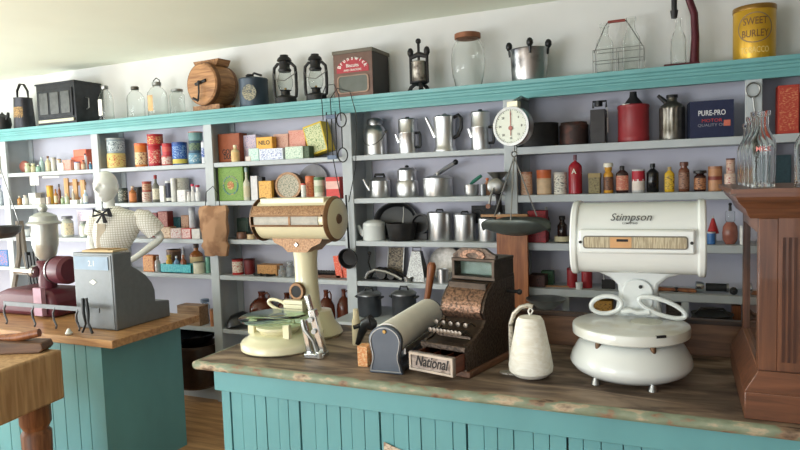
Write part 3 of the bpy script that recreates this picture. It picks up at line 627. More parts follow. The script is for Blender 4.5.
MB().lathe([(r*1.03, h*.9), (r*.7, h*1.02), (.001, h*1.05)], 36).build('lid', m, o)
MB().tube([(0, 0, h*1.05), (0, 0, h*1.17)], [.012, .018], 10).build('knob', m, o)
MB().tube([(-r*.5, r*.5, h*.95), (r*.4, r*.45, h*1.35), (r*1.2, r*.2, h*1.62)], [.012, .014, .014], 8).build('handle', ALUD, o)
MB().ball((r*1.24, r*.2, h*1.64), .018, 10).build('handle_tip', BLACK, o)
o, r, h, m = vessel('dipper_pan', 'small aluminium pan with green handle left of the meat grinder', 'pot', 464.5, 479, 184.5, 'B', dy=.04)
MB().lathe([(r*.85, 0), (r, .02), (r, h*.92), (r*1.04, h)], 28).build('body', m, o)
MB().tube([(-r*.4, r*.7, h*1.0), (r*.1, r*.6, h*1.25), (r*1.3, r*.5, h*1.75)], [.006, .012, .011], 8).build('handle', paint((46, 110, 92), .35), o)
bott('medicine_bottle', 'small orange bottle behind the meat grinder on the middle shelf', 'bottle', 484, 491, 178, 'B', (190, 140, 110), cap=(206, 110, 60), dy=.1)
can('shaker_tin', 'little aluminium cup between the green handled pan and the grinder', 'tin', 480, 486, 184, 'B', (0, 0, 0), m=ALUD, dy=.06)
# meat grinder clamped to the shelf edge beside the post
p = at(498, 186, D-.075)
o = thing('meat_grinder', 'cast iron meat grinder clamped to the shelf edge left of the hanging scale pan', 'grinder', p)
MB().lathe([(.018, .03), (.03, .045), (.058, .075), (.062, .08), (.055, .08), (.025, .05), (.001, .04)], 24).build('hopper', STEEL, o)
MB().cyl(.04, -.05, .045, 20, RX(90)).lathe([(.046, .04), (.046, .06), (.03, .07), (.001, .07)], 20, RX(90)).build('barrel', STEEL, o)
MB().tube([(0, 0, -.03), (0, .01, -.08), (.0, .02, -.13), (0, .045, -.15)], [.022, .016, .018, .016], 10).build('stem', IRON, o)
MB().tube([(0, -.06, 0), (-.02, -.08, -.05), (-.03, -.085, -.11)], [.008, .007, .007], 8).build('crank', STEEL, o)
MB().tube([(-.03, -.085, -.11), (-.03, -.11, -.11)], [.011, .014], 8).build('handle', HANDLE, o)
MB().tube([(0, .03, -.14), (0, .03, -.165)], .007, 8).lathe([(.018, -.17), (.018, -.16)], 14, T(0, .03, 0)).build('clamp_screw', STEEL, o)
# lower shelf
o, r, h, m = vessel('enamel_kettle', 'white enamel kettle with lid on the lower shelf of the fifth bay', 'kettle', 363, 386, 219.5, 'C', m=WHITE, dy=.0)
MB().lathe([(r*.95, 0), (r, .008), (r*.98, h*.7), (r*1.0, h*.72), (r*.96, h*.76)], 32).build('body', m, o)
MB().lathe([(r*.98, h*.76), (r*.95, h*.84), (r*.6, h*.96), (.001, h)], 32).build('lid', m, o)
MB().tube([(-r*.9, 0, h*.25), (-r*1.25, 0, h*.45), (-r*1.45, 0, h*.72)], [.024, .016, .012], 10, m=RZ(8)).build('spout', m, o)
o, r, h, m = vessel('cast_iron_pot', 'dark iron pot with flared sides right of the white kettle', 'pot', 386, 418, 223, 'C', m=IRON, dy=-.04)
MB().lathe([(r*.72, 0), (r*.8, .01), (r*.98, h), (r*.92, h), (r*.76, .02), (.001, .015)], 36).build('body', m, o)
MB().tube([(r*.1, 0, h), (r*.1, r*.2, h*1.5), (r*.05, r*.3, h*1.9)], .005, 6).build('bail', STEEL, o)
p = at(393, 239, D+.19)
o = thing('roasting_pan_lid', 'large oval dark pan leaning against the back of the lower shelf', 'pan', (p.x+.03, D+.175, ZCc+.006))
MB().lathe([(.001, -.03), (.12, -.028), (.145, .0), (.15, .006), (.14, .004), (.115, -.02), (.001, -.022)], 36, T(0, 0, .121) @ RX(80) @ Matrix.Diagonal((1.05, .77, 1, 1))).build('pan_body', BLACK, o)
p = at(420, 222, D+.1)
o = thing('iron_mould', 'small dark iron mould standing between the iron pot and the tall canister', 'mould', (p.x-.01, D+.14, ZCc+.001))
MB().lathe([(.001, -.012), (.06, -.012), (.066, .0), (.066, .02), (.054, .02), (.05, .0), (.001, -.002)], 28, T(0, 0, .1) @ RX(82)).build('mould_cup', IRON, o)
MB().box(-.05, .05, -.03, .03, 0, .04).build('mould_foot', IRON, o)
for lab, x0, x1, yt in (('largest lidded aluminium canister beside the iron pot', 428, 453, 209.5), ('middle sized lidded aluminium canister', 454.5, 476.5, 211.5), ('smallest aluminium canister partly behind the hanging scale pan', 478.5, 496, 216)):
    o, r, h, m = vessel('canister', lab, 'canister', x0, x1, yt+.6, 'C', dy=.03)
    MB().lathe([(r*.97, 0), (r*.99, .004), (r*.99, h*.88)], 32).build('body', m, o)
    MB().lathe([(r*1.02, h*.86), (r*1.02, h*.92), (r*.9, h*.95), (.001, h*.955)], 32).build('lid', m, o)
    MB().tube([(-.022, 0, h*.95), (-.018, 0, h*1.01), (.018, 0, h*1.01), (.022, 0, h*.95)], .006, 8).build('knob', BLACK, o)
p = at(489, 207, D-.0)
o = thing('muffin_tin', 'dark six cup muffin tin hung on edge below the middle shelf by the meat grinder', 'tin', (p.x, D+.13, ZB-.172))
MB().box(-.15, .07, 0, .008, .0, .11).build('tray_sheet', BLACKM, o)
for i in range(3):
    for j in range(1): MB().lathe([(.03, -.02), (.034, 0), (.029, -.004), (.025, -.016), (.001, -.016)], 20, T(-.11+i*.072, -.002, .055) @ RX(90)).build('cup', IRON, o)
MB().tube([(0, .004, .108), (0, .004, .12)], .004, 6).build('hook', STEEL, o)
# bottom shelf
p = at(377, 278, D+.05)
o = thing('raisin_seeder', 'iron hand crank fruit seeder at the left end of the bottom shelf', 'tool', (p.x+.03, D+.025, ZD+.001))
MB().tube([(-.1, 0, .013), (-.08, 0, .05), (-.03, 0, .07), (.05, 0, .06), (.12, 0, .035), (.16, 0, .013)], .012, 8).build('frame', STEEL, o)
MB().tube([(-.1, .07, .013), (-.08, .07, .05), (-.03, .07, .07), (.05, .07, .06), (.12, .07, .035), (.16, .07, .013)], .012, 8).build('frame', IRON, o)
MB().cyl(.035, -.0, .07, 16, T(.01, .07, .045) @ RX(90)).cyl(.025, 0, .07, 16, T(.08, .07, .035) @ RX(90)).build('roller', IRON, o)
MB().tube([(-.06, 0, .06), (-.07, -.01, .12), (-.06, -.01, .17)], .006, 8).ball((-.06, -.01, .18), .013, 8).build('crank', IRON, o)
MB().box(-.12, .18, -.01, .08, 0, .008).build('base_plate', IRON, o)
p = at(393, 279, D+.12)
o = thing('flat_grater', 'flat pierced grater leaning at the back behind the iron seeder', 'grater', (p.x, D+.15, ZD+.004))
MB().box(-.055, .055, 0, .006, .0, .2, RX(-12)).build('grating_sheet', printed((150, 134, 110), (70, 60, 52), .5), o)
MB().tube([(-.057, .0, .0), (-.057, .043, .205), (.057, .043, .205), (.057, 0, 0)], .005, 6).build('wire_frame', STEEL, o)
p = at(416, 280, D+.06)
o = thing('box_grater', 'four sided tin grater with wire handle in the middle of the bottom shelf', 'grater', (p.x, D+.09, ZD+.001))
MB().prism([(-.065, -.045), (.065, -.045), (.065, .045), (-.065, .045)], 0, 0.0005, 'z').build('bottom_rim', STEEL, o)
b = MB(); a_, c_ = .065, .03
b.add([(-a_, -.045, 0), (a_, -.045, 0), (a_, .045, 0), (-a_, .045, 0), (-c_, -.022, .19), (c_, -.022, .19), (c_, .022, .19), (-c_, .022, .19)], [(0, 1, 5, 4), (1, 2, 6, 5), (2, 3, 7, 6), (3, 0, 4, 7), (4, 5, 6, 7)])
b.build('grating_body', mat('pierced_tin', (140, 140, 136), .4, .8, c2=(78, 76, 74), spot=.45, scale=130, soft=.15), o)
MB().tube([(-.028, 0, .19), (-.028, 0, .215), (.028, 0, .215), (.028, 0, .19)], .004, 6).build('handle', STEEL, o)
for x, n in ((405, 'left'), (425, 'right')):
    p = at(x+1, 280, D+.0)
    t = thing('cookie_cutter', n+' of the two small tin cups at the foot of the four sided grater', 'cup', (p.x, D+.025, ZD+.001), 0, 'tin cups by the grater')
    MB().lathe([(.02, 0), (.026, .03), (.023, .03), (.018, .004), (.001, .004)], 20).build('cup_body', ALU, t)
p = at(443, 281, D+.08)
o = thing('jelly_mould', 'round fluted tin mould standing on edge right of the wooden handle', 'mould', (p.x, D+.14, ZD+.001))
MB().lathe([(.001, -.01), (.03, -.015), (.035, -.03), (.07, -.03), (.085, -.01), (.105, .005), (.108, .012), (.08, .0), (.001, .0)], 40, T(0, 0, .108) @ RX(80)).build('mould_body', mat('fluted_tin', (150, 146, 140), .42, .5, var=.25, scale=40), o)
o, r, h, m = vessel('measuring_cup', 'small tin cup in front of the fluted mould', 'cup', 437, 449, 269, 'D', dy=.01)
MB().lathe([(r*.9, 0), (r, h), (r*.93, h), (r*.84, .006), (.001, .005)], 24).build('cup_body', m, o)
MB().tube([(r*.9, 0, h*.85), (r*1.5, 0, h*.8), (r*1.5, 0, h*.4), (r*.9, 0, h*.2)], .004, 6).build('handle', m, o)
p = at(452, 281, D+.16)
o = thing('tin_plate', 'plain grey tin plate leaning behind the fluted mould', 'plate', (p.x+.03, D+.19, ZD+.001))
MB().lathe([(.001, -.006), (.085, -.006), (.11, .006), (.108, .01), (.083, 0), (.001, 0)], 36, T(0, 0, .112) @ RX(82)).build('plate_body', ALUD, o)
# dutch ovens on the base
for lab, x0, x1, yt in (('round dark grey aluminium pot with lid left, on the base under the graters', 358, 382, 292), ('round dark grey aluminium pot with lid and upright loop, nearest the paper roll', 392.5, 417, 291)):
    p, r, h = spot(x0, x1, yt, 'F', -.14, True)
    o = thing('dutch_oven', lab, 'pot', p)
    MB().lathe([(r*.9, 0), (r, .012), (r, h*.86), (r*1.03, h*.88)], 36).build('body', mat('grey_cast_aluminium', (92, 95, 102), .38, .8, var=.15), o)
    MB().lathe([(r*1.04, h*.88), (r*1.04, h*.93), (r*.75, h*1.02), (.001, h*1.05)], 36).build('lid', ALUD, o)
    MB().tube([(-.03, 0, h*1.03), (-.022, 0, h*1.16), (.022, 0, h*1.16), (.03, 0, h*1.03)], .006, 8).build('grip', BLACK, o)
    for s in (-1, 1): MB().tube([(s*r*.98, -.02, h*.78), (s*r*1.2, -.014, h*.8), (s*r*1.2, .014, h*.8), (s*r*.98, .02, h*.78)], .007, 8).build('side_handle', BLACK, o)

# ================================================================== sixth bay
p, r, h = spot(518.5, 558.5, 124, 'A', -.02, True)
o = thing('black_kettle_pot', 'broad black pot just right of the hanging dial scale', 'pot', p)
MB().lathe([(r*.96, 0), (r, .006), (r, h*.92), (r*1.02, h*.94), (r*1.02, h), (r*.96, h), (r*.94, .02), (.001, .02)], 36).build('body', BLACKM, o)
p, r, h = spot(559.5, 588.5, 122, 'A', .03, True)
o = thing('rusty_pot', 'rust streaked dark lidded pot left of the square black can', 'pot', p)
RUST = mat('rusty_black', (60, 46, 44), .55, .2, c2=(96, 58, 50), spot=.44, scale=12)
MB().lathe([(r*.97, 0), (r, .006), (r, h*.78)], 32).build('body', RUST, o)
MB().lathe([(r*1.02, h*.76), (r*1.02, h*.84), (r*.95, h*.88), (.9*r, h*.98), (.001, h)], 32).build('lid', RUST, o)
o = bx('oil_can', 'square black oil can with handle and cap on the top right shelf', 'can', 590.5, 605, 109.5, 'A', (46, 44, 46), dp=.13, dy=.04, m=mat('black_tin', (50, 47, 48), .45, .3, var=.25))
MB().lathe([(.022, 0), (.022, .03), (.001, .032)], 16, T(.0, .05, o.children[0].dimensions.z/S if False else .207)).build('cap', BLACK, o)
MB().tube([(-.03, .06, .2), (-.03, .06, .235), (.04, .06, .235), (.04, .06, .2)], .006, 8).build('handle', BLACK, o)
MB().box(.047, .05, .03, .07, .06, .14).build('paper_tag', PAPER, o)
MB().tube([(.05, .05, .14), (.045, .05, .2)], .002, 6).build('tag_string', PAPER, o)
p, r, h = spot(617.5, 649.5, 92, 'A', .03, True)
o = thing('gasoline_can', 'round red can with black cone spout', 'can', p)
RC = mat('red_can_paint', (152, 48, 54), .42, var=.12, scale=10)
MB().lathe([(r*.97, 0), (r, .006), (r, .03), (r*.985, .034), (r*.985, h*.66), (r*1.02, h*.68), (r*1.02, h*.72), (r*.96, h*.74)], 36).build('body', RC, o)
MB().lathe([(r*.62, h*.735), (r*.56, h*.78), (r*.25, h*.9), (r*.22, h*.97), (r*.22, h), (.001, h)], 28).build('cone_top', BLACKM, o)
MB().box(-r*.62, -r*.2, -r*.86, -r*.7, h*.73, h*.75).build('paper_tag', PAPER, o)
p, r, h = spot(659, 685, 96, 'A', .04, True)
o = thing('ribbed_can', 'ribbed grey steel can with slanted spout between the red can and the blue box', 'can', p)
b = MB(); pts = []
n = 64
prof = [(r*.98, 0), (r, .006), (r, h*.2), (r, h*.22), (r, h*.7), (r, h*.72), (r*.9, h*.78), (r*.45, h*.86), (r*.4, h*.88), (r*.4, h*.98), (.001, h)]
b.lathe(prof, n)
for j in (3, 4):
    for i in range(n):
        k = j*n+i; x, y, z = b.v[k]; f_ = 1.0 if i % 4 < 2 else .95; b.v[k] = (x*f_, y*f_, z)
b.build('body', mat('ribbed_steel', (128, 124, 116), .35, .85, var=.25), o)
MB().tube([(-r*.3, 0, h*.82), (-r*.7, 0, h*.93), (-r*1.1, 0, h*1.03)], [.014, .011, .009], 8).build('spout', IRON, o)
MB().lathe([(r*.45, h*.95), (r*.45, h*1.02), (.001, h*1.03)], 16).build('cap', BLACKM, o)
o = bx('oil_box', 'wide dark blue carton with white and red lettering on the top right shelf', 'box', 690, 734, 100.5, 'A', (34, 40, 62), dp=.14, dy=.0, front=(32, 39, 72), fr=(.0, 1., 0, 1.), txt='PURE-PRO', txtc=(225, 225, 228), ts=.2, tz=.66, tx=.75, rz=6)
w_ = .095
lettering(o, 'MOTOR', .024, paint((196, 60, 60), .5), T(.0, -.002, .085), sx=1.1)
lettering(o, 'QUALITY OIL', .02, paint((150, 150, 160), .5), T(.0, -.002, .062), sx=1.1)
MB().box(.055, .085, -.0025, .0, .055, .085).build('orange_emblem', paint((206, 110, 90), .5), o)
MB().box(-.098, -.094, 0, .14, .14, .185).build('flap', paint((30, 33, 46), .55), o)
MB().box(.094, .098, 0, .14, .14, .185).build('flap', paint((30, 33, 46), .55), o)
can('tobacco_tin', 'plain tan tin at the left end of the middle right shelf', 'tin', 521, 532.5, 172, 'B', (206, 170, 146), bands=[(.1, .9, (210, 176, 150))], ink=(190, 130, 100), lid=(170, 120, 96), dy=.02)
can('coffee_tin', 'orange lidded tin with cream body second on the middle right shelf', 'tin', 537, 551.5, 170, 'B', (214, 176, 140), bands=[(.66, .97, (206, 106, 60)), (.05, .6, (220, 190, 156))], lid=(206, 110, 70), dy=.02)
can('baking_powder_tin', 'white tin with dark print right of the orange lidded one', 'tin', 554, 567, 172.5, 'B', (222, 216, 204), bands=[(.12, .85, (224, 220, 208))], ink=(70, 70, 76), lid=(190, 186, 180), dy=.02)
bott('oil_bottle', 'tall red can with white panel and pointed cap', 'bottle', 568.5, 582.5, 155, 'B', (160, 36, 48), cap=(120, 80, 90), neck=.2, sh=.68, dy=.02)
o = bpy.data.objects['oil_bottle']
MB().lathe([(.001, 0), (.04, 0), (.04, .001)], 4, None) if False else None
curved_text(o, 'A', .052, .125, .04, paint((232, 226, 216), .5), arc=.5)
bx('tea_tin', 'green and gold square tin right of the tall red can', 'tin', 588.5, 600, 173.5, 'B', (130, 116, 74), dp=.06, dy=.03, front=(136, 124, 84), ink=(80, 66, 44), lid=(150, 130, 84))
bott('shaker_bottle', 'yellow and brown bottle with tall white cap', 'bottle', 603.5, 613.5, 163, 'B', (206, 150, 60), cap=(230, 224, 206), lab=(126, 84, 60), ink=(60, 40, 36), neck=.75, sh=.6)
bott('medicine_bottle', 'flat dark bottle with orange label right of the white capped bottle', 'bottle', 616, 628.5, 166, 'B', (56, 38, 36), cap=DRK, lab=(190, 110, 90), ink=(206, 160, 130), neck=.3, flat=.6, sh=.7)
can('soup_can', 'red and white soup style can on the middle right shelf', 'tin', 632, 645, 169.5, 'B', (190, 190, 190), bands=[(.1, .5, (218, 206, 196)), (.5, .93, (176, 40, 56))], dy=.03, txt='FLI', txtc=(232, 220, 214))
bott('medicine_bottle', 'plain black round shouldered bottle right of the red and white can', 'bottle', 646.5, 659, 163.5, 'B', (22, 22, 24), cap=(20, 20, 22), neck=.33, sh=.66)
bott('medicine_bottle', 'yellow bottle with small dark emblem on the middle right shelf', 'bottle', 664.5, 674.5, 167, 'B', (206, 166, 46), cap=(176, 150, 100), lab=(212, 174, 56), ink=(90, 60, 30), neck=.3, flat=.6, sh=.7)
bott('bluing_can', 'brown tall can with narrow top and blue white foot', 'tin', 678.5, 689.5, 162, 'B', (110, 66, 50), cap=(100, 60, 48), lab=(150, 110, 90), ink=(70, 40, 36), neck=.62, sh=.7)
bott('preserve_jar', 'black lidded brown jar with tan label', 'jar', 694, 706, 170.5, 'B', (56, 32, 28), cap=(30, 28, 28), lab=(176, 120, 84), ink=(60, 36, 30), neck=.85, sh=.7)
can('cocoa_tin', 'tan and red banded tin left of the stacked tins on the middle right shelf', 'tin', 708, 722, 166.5, 'B', (176, 126, 90), bands=[(.45, .6, (130, 56, 46)), (.05, .42, (186, 136, 100)), (.65, .95, (182, 130, 92))], lid=(160, 110, 80))
can('spice_tin', 'cream and red tin at the bottom of the right hand stack', 'tin', 724, 736, 174, 'B', (216, 190, 170), bands=[(.1, .9, (222, 200, 184))], ink=(170, 60, 60), key='g1')
can('spice_tin', 'slimmer tin with dark red lid topping the right hand stack', 'tin', 726, 735, 158.5, 'B', (190, 150, 130), bands=[(.1, .75, (206, 176, 156))], ink=(150, 60, 60), base='g1', lid=(90, 40, 40))
bx('dark_box', 'dark teal box on the middle shelf seen behind the milk bottles', 'box', 776, 791, 155, 'B', (40, 66, 76), dp=.08, dy=.04, front=(44, 72, 82), ink=(30, 50, 60))
bx('match_box', 'red carton with tan print on the top shelf at the right picture edge', 'box', 777.5, 799, 85, 'A', (176, 58, 44), dp=.09, dy=.0, front=(180, 64, 48), ink=(206, 130, 90))
bx('coffee_can_box', 'maroon carton further right on the top shelf at the picture edge', 'box', 802, 818, 90, 'A', (120, 40, 40), dp=.09, dy=.03)
# lower shelf
o = bx('syrup_can', 'red square can with dark side on the shelf below the hanging scale pan', 'can', 528, 546, 211, 'C', (150, 34, 44), dp=.08, dy=.02, front=(160, 40, 48), ink=(110, 26, 36), fr=(.02, .98, .05, .95))
bott('vanilla_bottle', 'tall black bottle behind the red square can', 'bottle', 543, 550, 207, 'C', (28, 30, 28), cap=(206, 200, 190), neck=.3, dy=.15)
bott('vanilla_bottle', 'dark brown bottle with cream foot label left of the white scale', 'bottle', 557.5, 567.5, 216, 'C', (46, 32, 28), cap=DRK, dy=.04, neck=.5)
o = bpy.data.objects['vanilla_bottle.001']; MB().lathe([(.0445, .006), (.0455, .006), (.0455, .035), (.0445, .035)], 20, close=True).build('label_band', paint((206, 196, 160), .6), o)
can('button_tin', 'blue faced round tin at the right end of the white scale', 'tin', 707, 715.5, 232, 'C', (60, 110, 170), lid=(206, 206, 206), dy=.03)
bott('glue_bottle', 'small red cone topped bottle behind the blue faced tin', 'bottle', 709.5, 716.5, 216, 'C', (206, 206, 200), cap=None, dy=.1, neck=.2, sh=.3)
o = bpy.data.objects['glue_bottle']; MB().lathe([(.03, .05), (.006, .13), (.001, .13)], 16).build('cone_cap', paint((176, 44, 46), .4), o)
p, r, h = spot(722, 738, 222, 'C', .03, True)
o = thing('glass_oil_lamp', 'small round lamp with red brown body and clear glass top beside the display case', 'lamp', p)
MB().lathe([(r*.6, 0), (r*.95, h*.2), (r, h*.5), (r*.9, h*.8), (r*.5, h)], 24).build('body', mat('rose_glass', (150, 92, 78), .2, var=.2), o)
MB().lathe([(r*.5, h), (r*.62, h*1.05), (r*.62, h*1.45), (r*.5, h*1.5), (r*.46, h*1.5), (r*.56, h*1.44), (r*.56, h*1.08), (r*.45, h*1.02)], 24).build('glass_top', GLASS, o)
MB().tube([(0, 0, h*1.5), (0, 0, h*1.75)], [.008, .006], 8).ball((0, 0, h*1.8), .009, 8).build('finial', IRON, o)
can('pill_tin', 'white bottle shaped tin seen through the glass of the display case', 'tin', 739.5, 745.5, 226, 'C', (226, 224, 220), lid=(206, 206, 206), dy=.03)
p = at(746, 214, D+.05)
# bottom shelf
bx('wooden_box', 'low dark brown box on the bottom shelf beside the upright board', 'box', 529, 545, 275.5, 'D', (76, 46, 40), dp=.1, dy=.03, front=(84, 52, 46), ink=(50, 30, 28))
bx('carton', 'green box behind the low dark brown box', 'box', 541, 553, 271.5, 'D', (66, 104, 76), dp=.06, dy=.12, front=(70, 112, 80), ink=(40, 70, 50))
def oiler(label, x0, x1, yt, tip):
    p, r, h = spot(x0, x1, yt, 'D', .05, True)
    o = thing('oil_tin', label, 'tin', p)
    MB().lathe([(r*.97, 0), (r, .006), (r, h*.93), (r*.95, h), (.001, h)], 28).build('body', mat('oiler_red', (160, 44, 50), .4, var=.12), o)
    MB().lathe([(r*.98, h*.9), (r*1.03, h*.91), (r*1.03, h*.95), (r*.98, h*.96)], 28, close=True).build('rim', paint((120, 36, 40), .4), o)
    MB().tube([(0, 0, h), (0, 0, h*1.25), (-.004, 0, h*1.9 if tip else h*1.2)], [.016, .008, .004], 8).build('spout', IRON, o)
oiler('red tin with long thin spout left of the white scale', 567, 577.5, 268, True)
oiler('red tin partly hidden by the end of the white scale', 581.5, 592.5, 268.5, False)
o, r, h, m = vessel('cup', 'small white cup in front of the two red tins', 'cup', 575.5, 583, 282.5, 'D', dy=.0, m=WHITE)
MB().lathe([(r*.9, 0), (r, h), (r*.9, h), (r*.8, .006), (.001, .006)], 20).build('cup_body', m, o)
p = at(556, 287, D+.05)
o = thing('wooden_ruler', 'thin wooden stick lying on the bottom shelf before the green box', 'stick', (p.x, D+.05, ZD+.001), 4)
MB().box(-.1, .1, 0, .02, 0, .008).build('stick_body', OAK, o)
p = at(608, 289, D+.05)
o = thing('padlock', 'dark iron padlock lying left of the scale neck on the bottom shelf', 'padlock', (p.x, D+.06, ZD+.001))
MB().box(-.035, .035, 0, .03, 0, .05).build('lock_body', IRON, o); MB().tube([(-.022, .015, .05), (-.022, .015, .085), (.022, .015, .085), (.022, .015, .05)], .006, 8).build('shackle', STEEL, o)
p = at(712, 294, D+.05)
o = thing('flashlight', 'chrome ended black torch lying on the bottom shelf right of the white scale', 'torch', (p.x, D+.06, ZD+.032), 0)
MB().cyl(.021, -.03, .07, 18, RY(90)).build('barrel', BLACKM, o)
MB().lathe([(.021, -.035), (.029, -.05), (.03, -.075), (.024, -.08), (.001, -.08)], 20, RY(90)).build('lamp_head', CHROME, o)
MB().cyl(.023, .068, .078, 18, RY(90)).build('end_cap', STEEL, o)
p = at(682, 297, D+.04)
o = thing('pliers', 'open pliers with wooden brown handles on the bottom shelf', 'pliers', (p.x-.05, D+.04, ZD+.001))
MB().tube([(-.1, 0, .01), (0, .03, .01), (.08, .0, .01), (.12, -.01, .01)], [.01, .009, .009, .007], 8).build('arm', HANDLE, o)
MB().tube([(-.1, .05, .01), (0, .01, .012), (.08, .03, .01), (.12, .03, .01)], [.01, .009, .009, .007], 8).build('arm', HANDLE, o)
MB().cyl(.012, .0, .022, 12, T(.02, .018, 0)).build('pivot', IRON, o)
p = at(734, 298, D+.0)
o = thing('iron_ball', 'black round knob lying at the shelf edge right of the torch', 'knob', (p.x, D+.03, ZD+.021))
MB().ball((0, 0, 0), .02, 14).build('knob_body', IRON, o); MB().cyl(.008, -.03, .03, 10, RX(90)).build('stud', IRON, o)
# under the bottom shelf
p = at(549, 316, D-.03)
o = thing('grain_funnel', 'wide grey metal funnel standing on the base right of the upright board', 'funnel', (p.x, 3.48, ZE2+.001))
MB().lathe([(.05, 0), (.045, .02), (.02, .05), (.018, .09), (.03, .11), (.105, .165), (.11, .175), (.1, .17), (.024, .115), (.01, .1)], 32).build('funnel_body', ALUD, o)
bx('cereal_box', 'yellow box under the bottom shelf behind the white oval handle', 'box', 592, 612, 301, 'F', (196, 146, 66), dp=.1, dy=.02, front=(202, 154, 76), ink=(110, 70, 50))
bx('dark_panel_board', 'dark framed panel standing under the bottom shelf right of the white scale', 'frame', 666, 688, 303, 'F', (52, 40, 36), dp=.02, dy=.05, front=(70, 62, 58), ink=(40, 36, 34), fr=(.12, .88, .12, .88))
p = at(711, 330, D+.0)
o = thing('iron_pot', 'dark round iron pot under the bottom shelf below the torch', 'pot', (p.x, 3.5, ZE2+.001))
MB().lathe([(.06, 0), (.1, .03), (.11, .08), (.09, .12), (.1, .135), (.085, .13), (.001, .12)], 32).build('pot_body', IRON, o)
MB().tube([(-.09, 0, .12), (-.05, 0, .16), (.05, 0, .16), (.09, 0, .12)], .006, 8).build('bail', IRON, o)
o = bx('wooden_board', 'brown wooden board end standing under the shelf beside the display case', 'board', 732, 741, 306, 'F', BRN, dp=.1, dy=.03, m=HANDLE)
# ================================================================== top of the cornice
def top(x, y, dy): p = at(x, y, D+dy); return (p.x, D+dy, ZT+.001)
p, r, h = spot(-6, 13, 112, 'T', .02, True)
o = thing('iron_teapot', 'black iron pot cut by the left picture edge on the cornice', 'pot', p)
MB().lathe([(r*.7, 0), (r, h*.35), (r*.9, h*.7), (r*.5, h*.82), (r*.2, h*.9), (.001, h)], 28).build('pot_body', IRON, o)
MB().tube([(r*.8, 0, h*.6), (r*1.1, 0, h*.8), (r*1.15, 0, h*.95)], [.02, .014, .01], 8).build('spout', IRON, o)
p, r, h = spot(14, 36.5, 98, 'T', .02, True)
o = thing('floral_pitcher', 'dark tin pail with painted flowers and arched handle on the cornice', 'pail', p)
MB().lathe([(r, 0), (r*1.02, .008), (r*.86, h*.97), (r*.9, h), (r*.8, h), (r*.8, h*.9), (.001, h*.9)], 32).build('body', mat('dark_japanned_tin', (62, 62, 68), .4, .4, var=.2), o)
MB().tube([(-r*.85, 0, h*.95), (-r*.8, 0, h*1.25), (-r*.3, 0, h*1.45), (r*.3, 0, h*1.42), (r*.8, 0, h*1.2), (r*.85, 0, h*.95)], [.008, .012, .014, .014, .012, .008], 8, flat=.5).build('handle', IRON, o)
MB().tube([(-r*.9, 0, h*.7), (-r*1.2, 0, h*.85), (-r*1.25, 0, h*.95)], [.02, .014, .012], 8).build('spout', IRON, o)
MB().lathe([(r*.98, h*.15), (r*.985, h*.15), (r*.92, h*.7), (r*.9, h*.7)], 16, RZ(0), close=True, a0=math.radians(245), a1=math.radians(318)).build('flower_panel', printed((186, 150, 96), (120, 96, 70), .5), o)
# black tin oven
p, r, h = spot(38.5, 77, 82.5, 'T', -.03, False)
o = thing('tin_oven', 'black tin oven box with three front panels on the cornice', 'oven', p)
JB = mat('black_oven_tin', (50, 52, 56), .38, .5, var=.25); JB2 = mat('grey_oven_panel', (96, 98, 98), .4, .5, var=.25)
MB().box(-r, r, 0, .25, 0, h).build('body', JB, o, bevel=.004)
MB().box(-r-.006, r+.006, -.008, .255, h-.008, h+.004).build('top_lid', JB, o, bevel=.002)
MB().box(-r+.025, r-.025, -.01, 0, .06, h-.05).build('door', JB, o, bevel=.002)
for i in range(3):
    cx = (-.62+.62*i)*r*.9
    MB().box(cx-r*.22, cx+r*.22, -.016, -.008, .085, h-.075).build('door_panel', JB2, o, bevel=.003)
MB().box(-r+.02, r-.02, -.012, 0, .02, .042).build('bottom_strip', mat('brass_strip', (190, 186, 160), .3, .8, var=.1), o)
MB().tube([(r, .1, h*.35), (r+.03, .1, h*.38), (r+.03, .1, h*.6), (r, .1, h*.63)], .005, 8).build('side_handle', STEEL, o)
def glassjar(name, label, x0, x1, yt, dy, cap, shape, patch=None, bail=False):
    p, r, h = spot(x0, x1, yt, 'T', dy, True)
    o = thing(name, label, 'jar', p)
    pr = shape(r, h)
    w = .004
    inner = [(max(a-w, .002), max(b, w) if i else w) for i, (a, b) in enumerate(pr)]
    MB().lathe(pr+list(reversed(inner))+[(.001, w)], 32).build('glass_body', GLASS, o)
    if cap: MB().lathe([(pr[-1][0]*1.1, h*.9), (pr[-1][0]*1.14, h*.905), (pr[-1][0]*1.14, h*.99), (pr[-1][0]*1.0, h), (.001, h)], 24).build('lid', cap, o)
    if patch: MB().lathe([(r*1.003, h*.15), (r*1.006, h*.15), (r*1.006, h*.6), (r*1.003, h*.6)], 12, close=True, a0=math.radians(patch[1]), a1=math.radians(patch[2])).build('label_patch', patch[0], o)
    if bail: MB().tube([(-r*.45, 0, h*.86), (-r*.4, 0, h*1.05), (0, 0, h*1.12), (r*.4, 0, h*1.05), (r*.45, 0, h*.86)], .004, 6).build('wire_bail', IRON, o)
    return o
jugs_ = lambda r, h: [(r*.92, 0), (r, .012), (r, h*.6), (r*.93, h*.7), (r*.6, h*.82), (r*.4, h*.86), (r*.4, h*.95)]
strt = lambda r, h: [(r*.95, 0), (r, .01), (r, h*.74), (r*.9, h*.8), (r*.7, h*.84), (r*.7, h*.95)]
glassjar('glass_jug', 'tall clear glass jar with white label right of the black tin oven', 99, 115, 85.5, .0, STEEL, jugs_, (PAPER, 245, 290))
glassjar('glass_jug', 'clear glass jug with dark cap, second glass one from the oven', 127.5, 146, 86.5, .01, mat('dark_zinc', (84, 80, 72), .5, .6, var=.2), jugs_)
glassjar('glass_jug', 'clear glass jug with wire bail and orange label patch', 148, 169, 82, .0, STEEL, jugs_, (mat('orange_label', (216, 176, 126), .7, var=.15, scale=30), 245, 288), True)
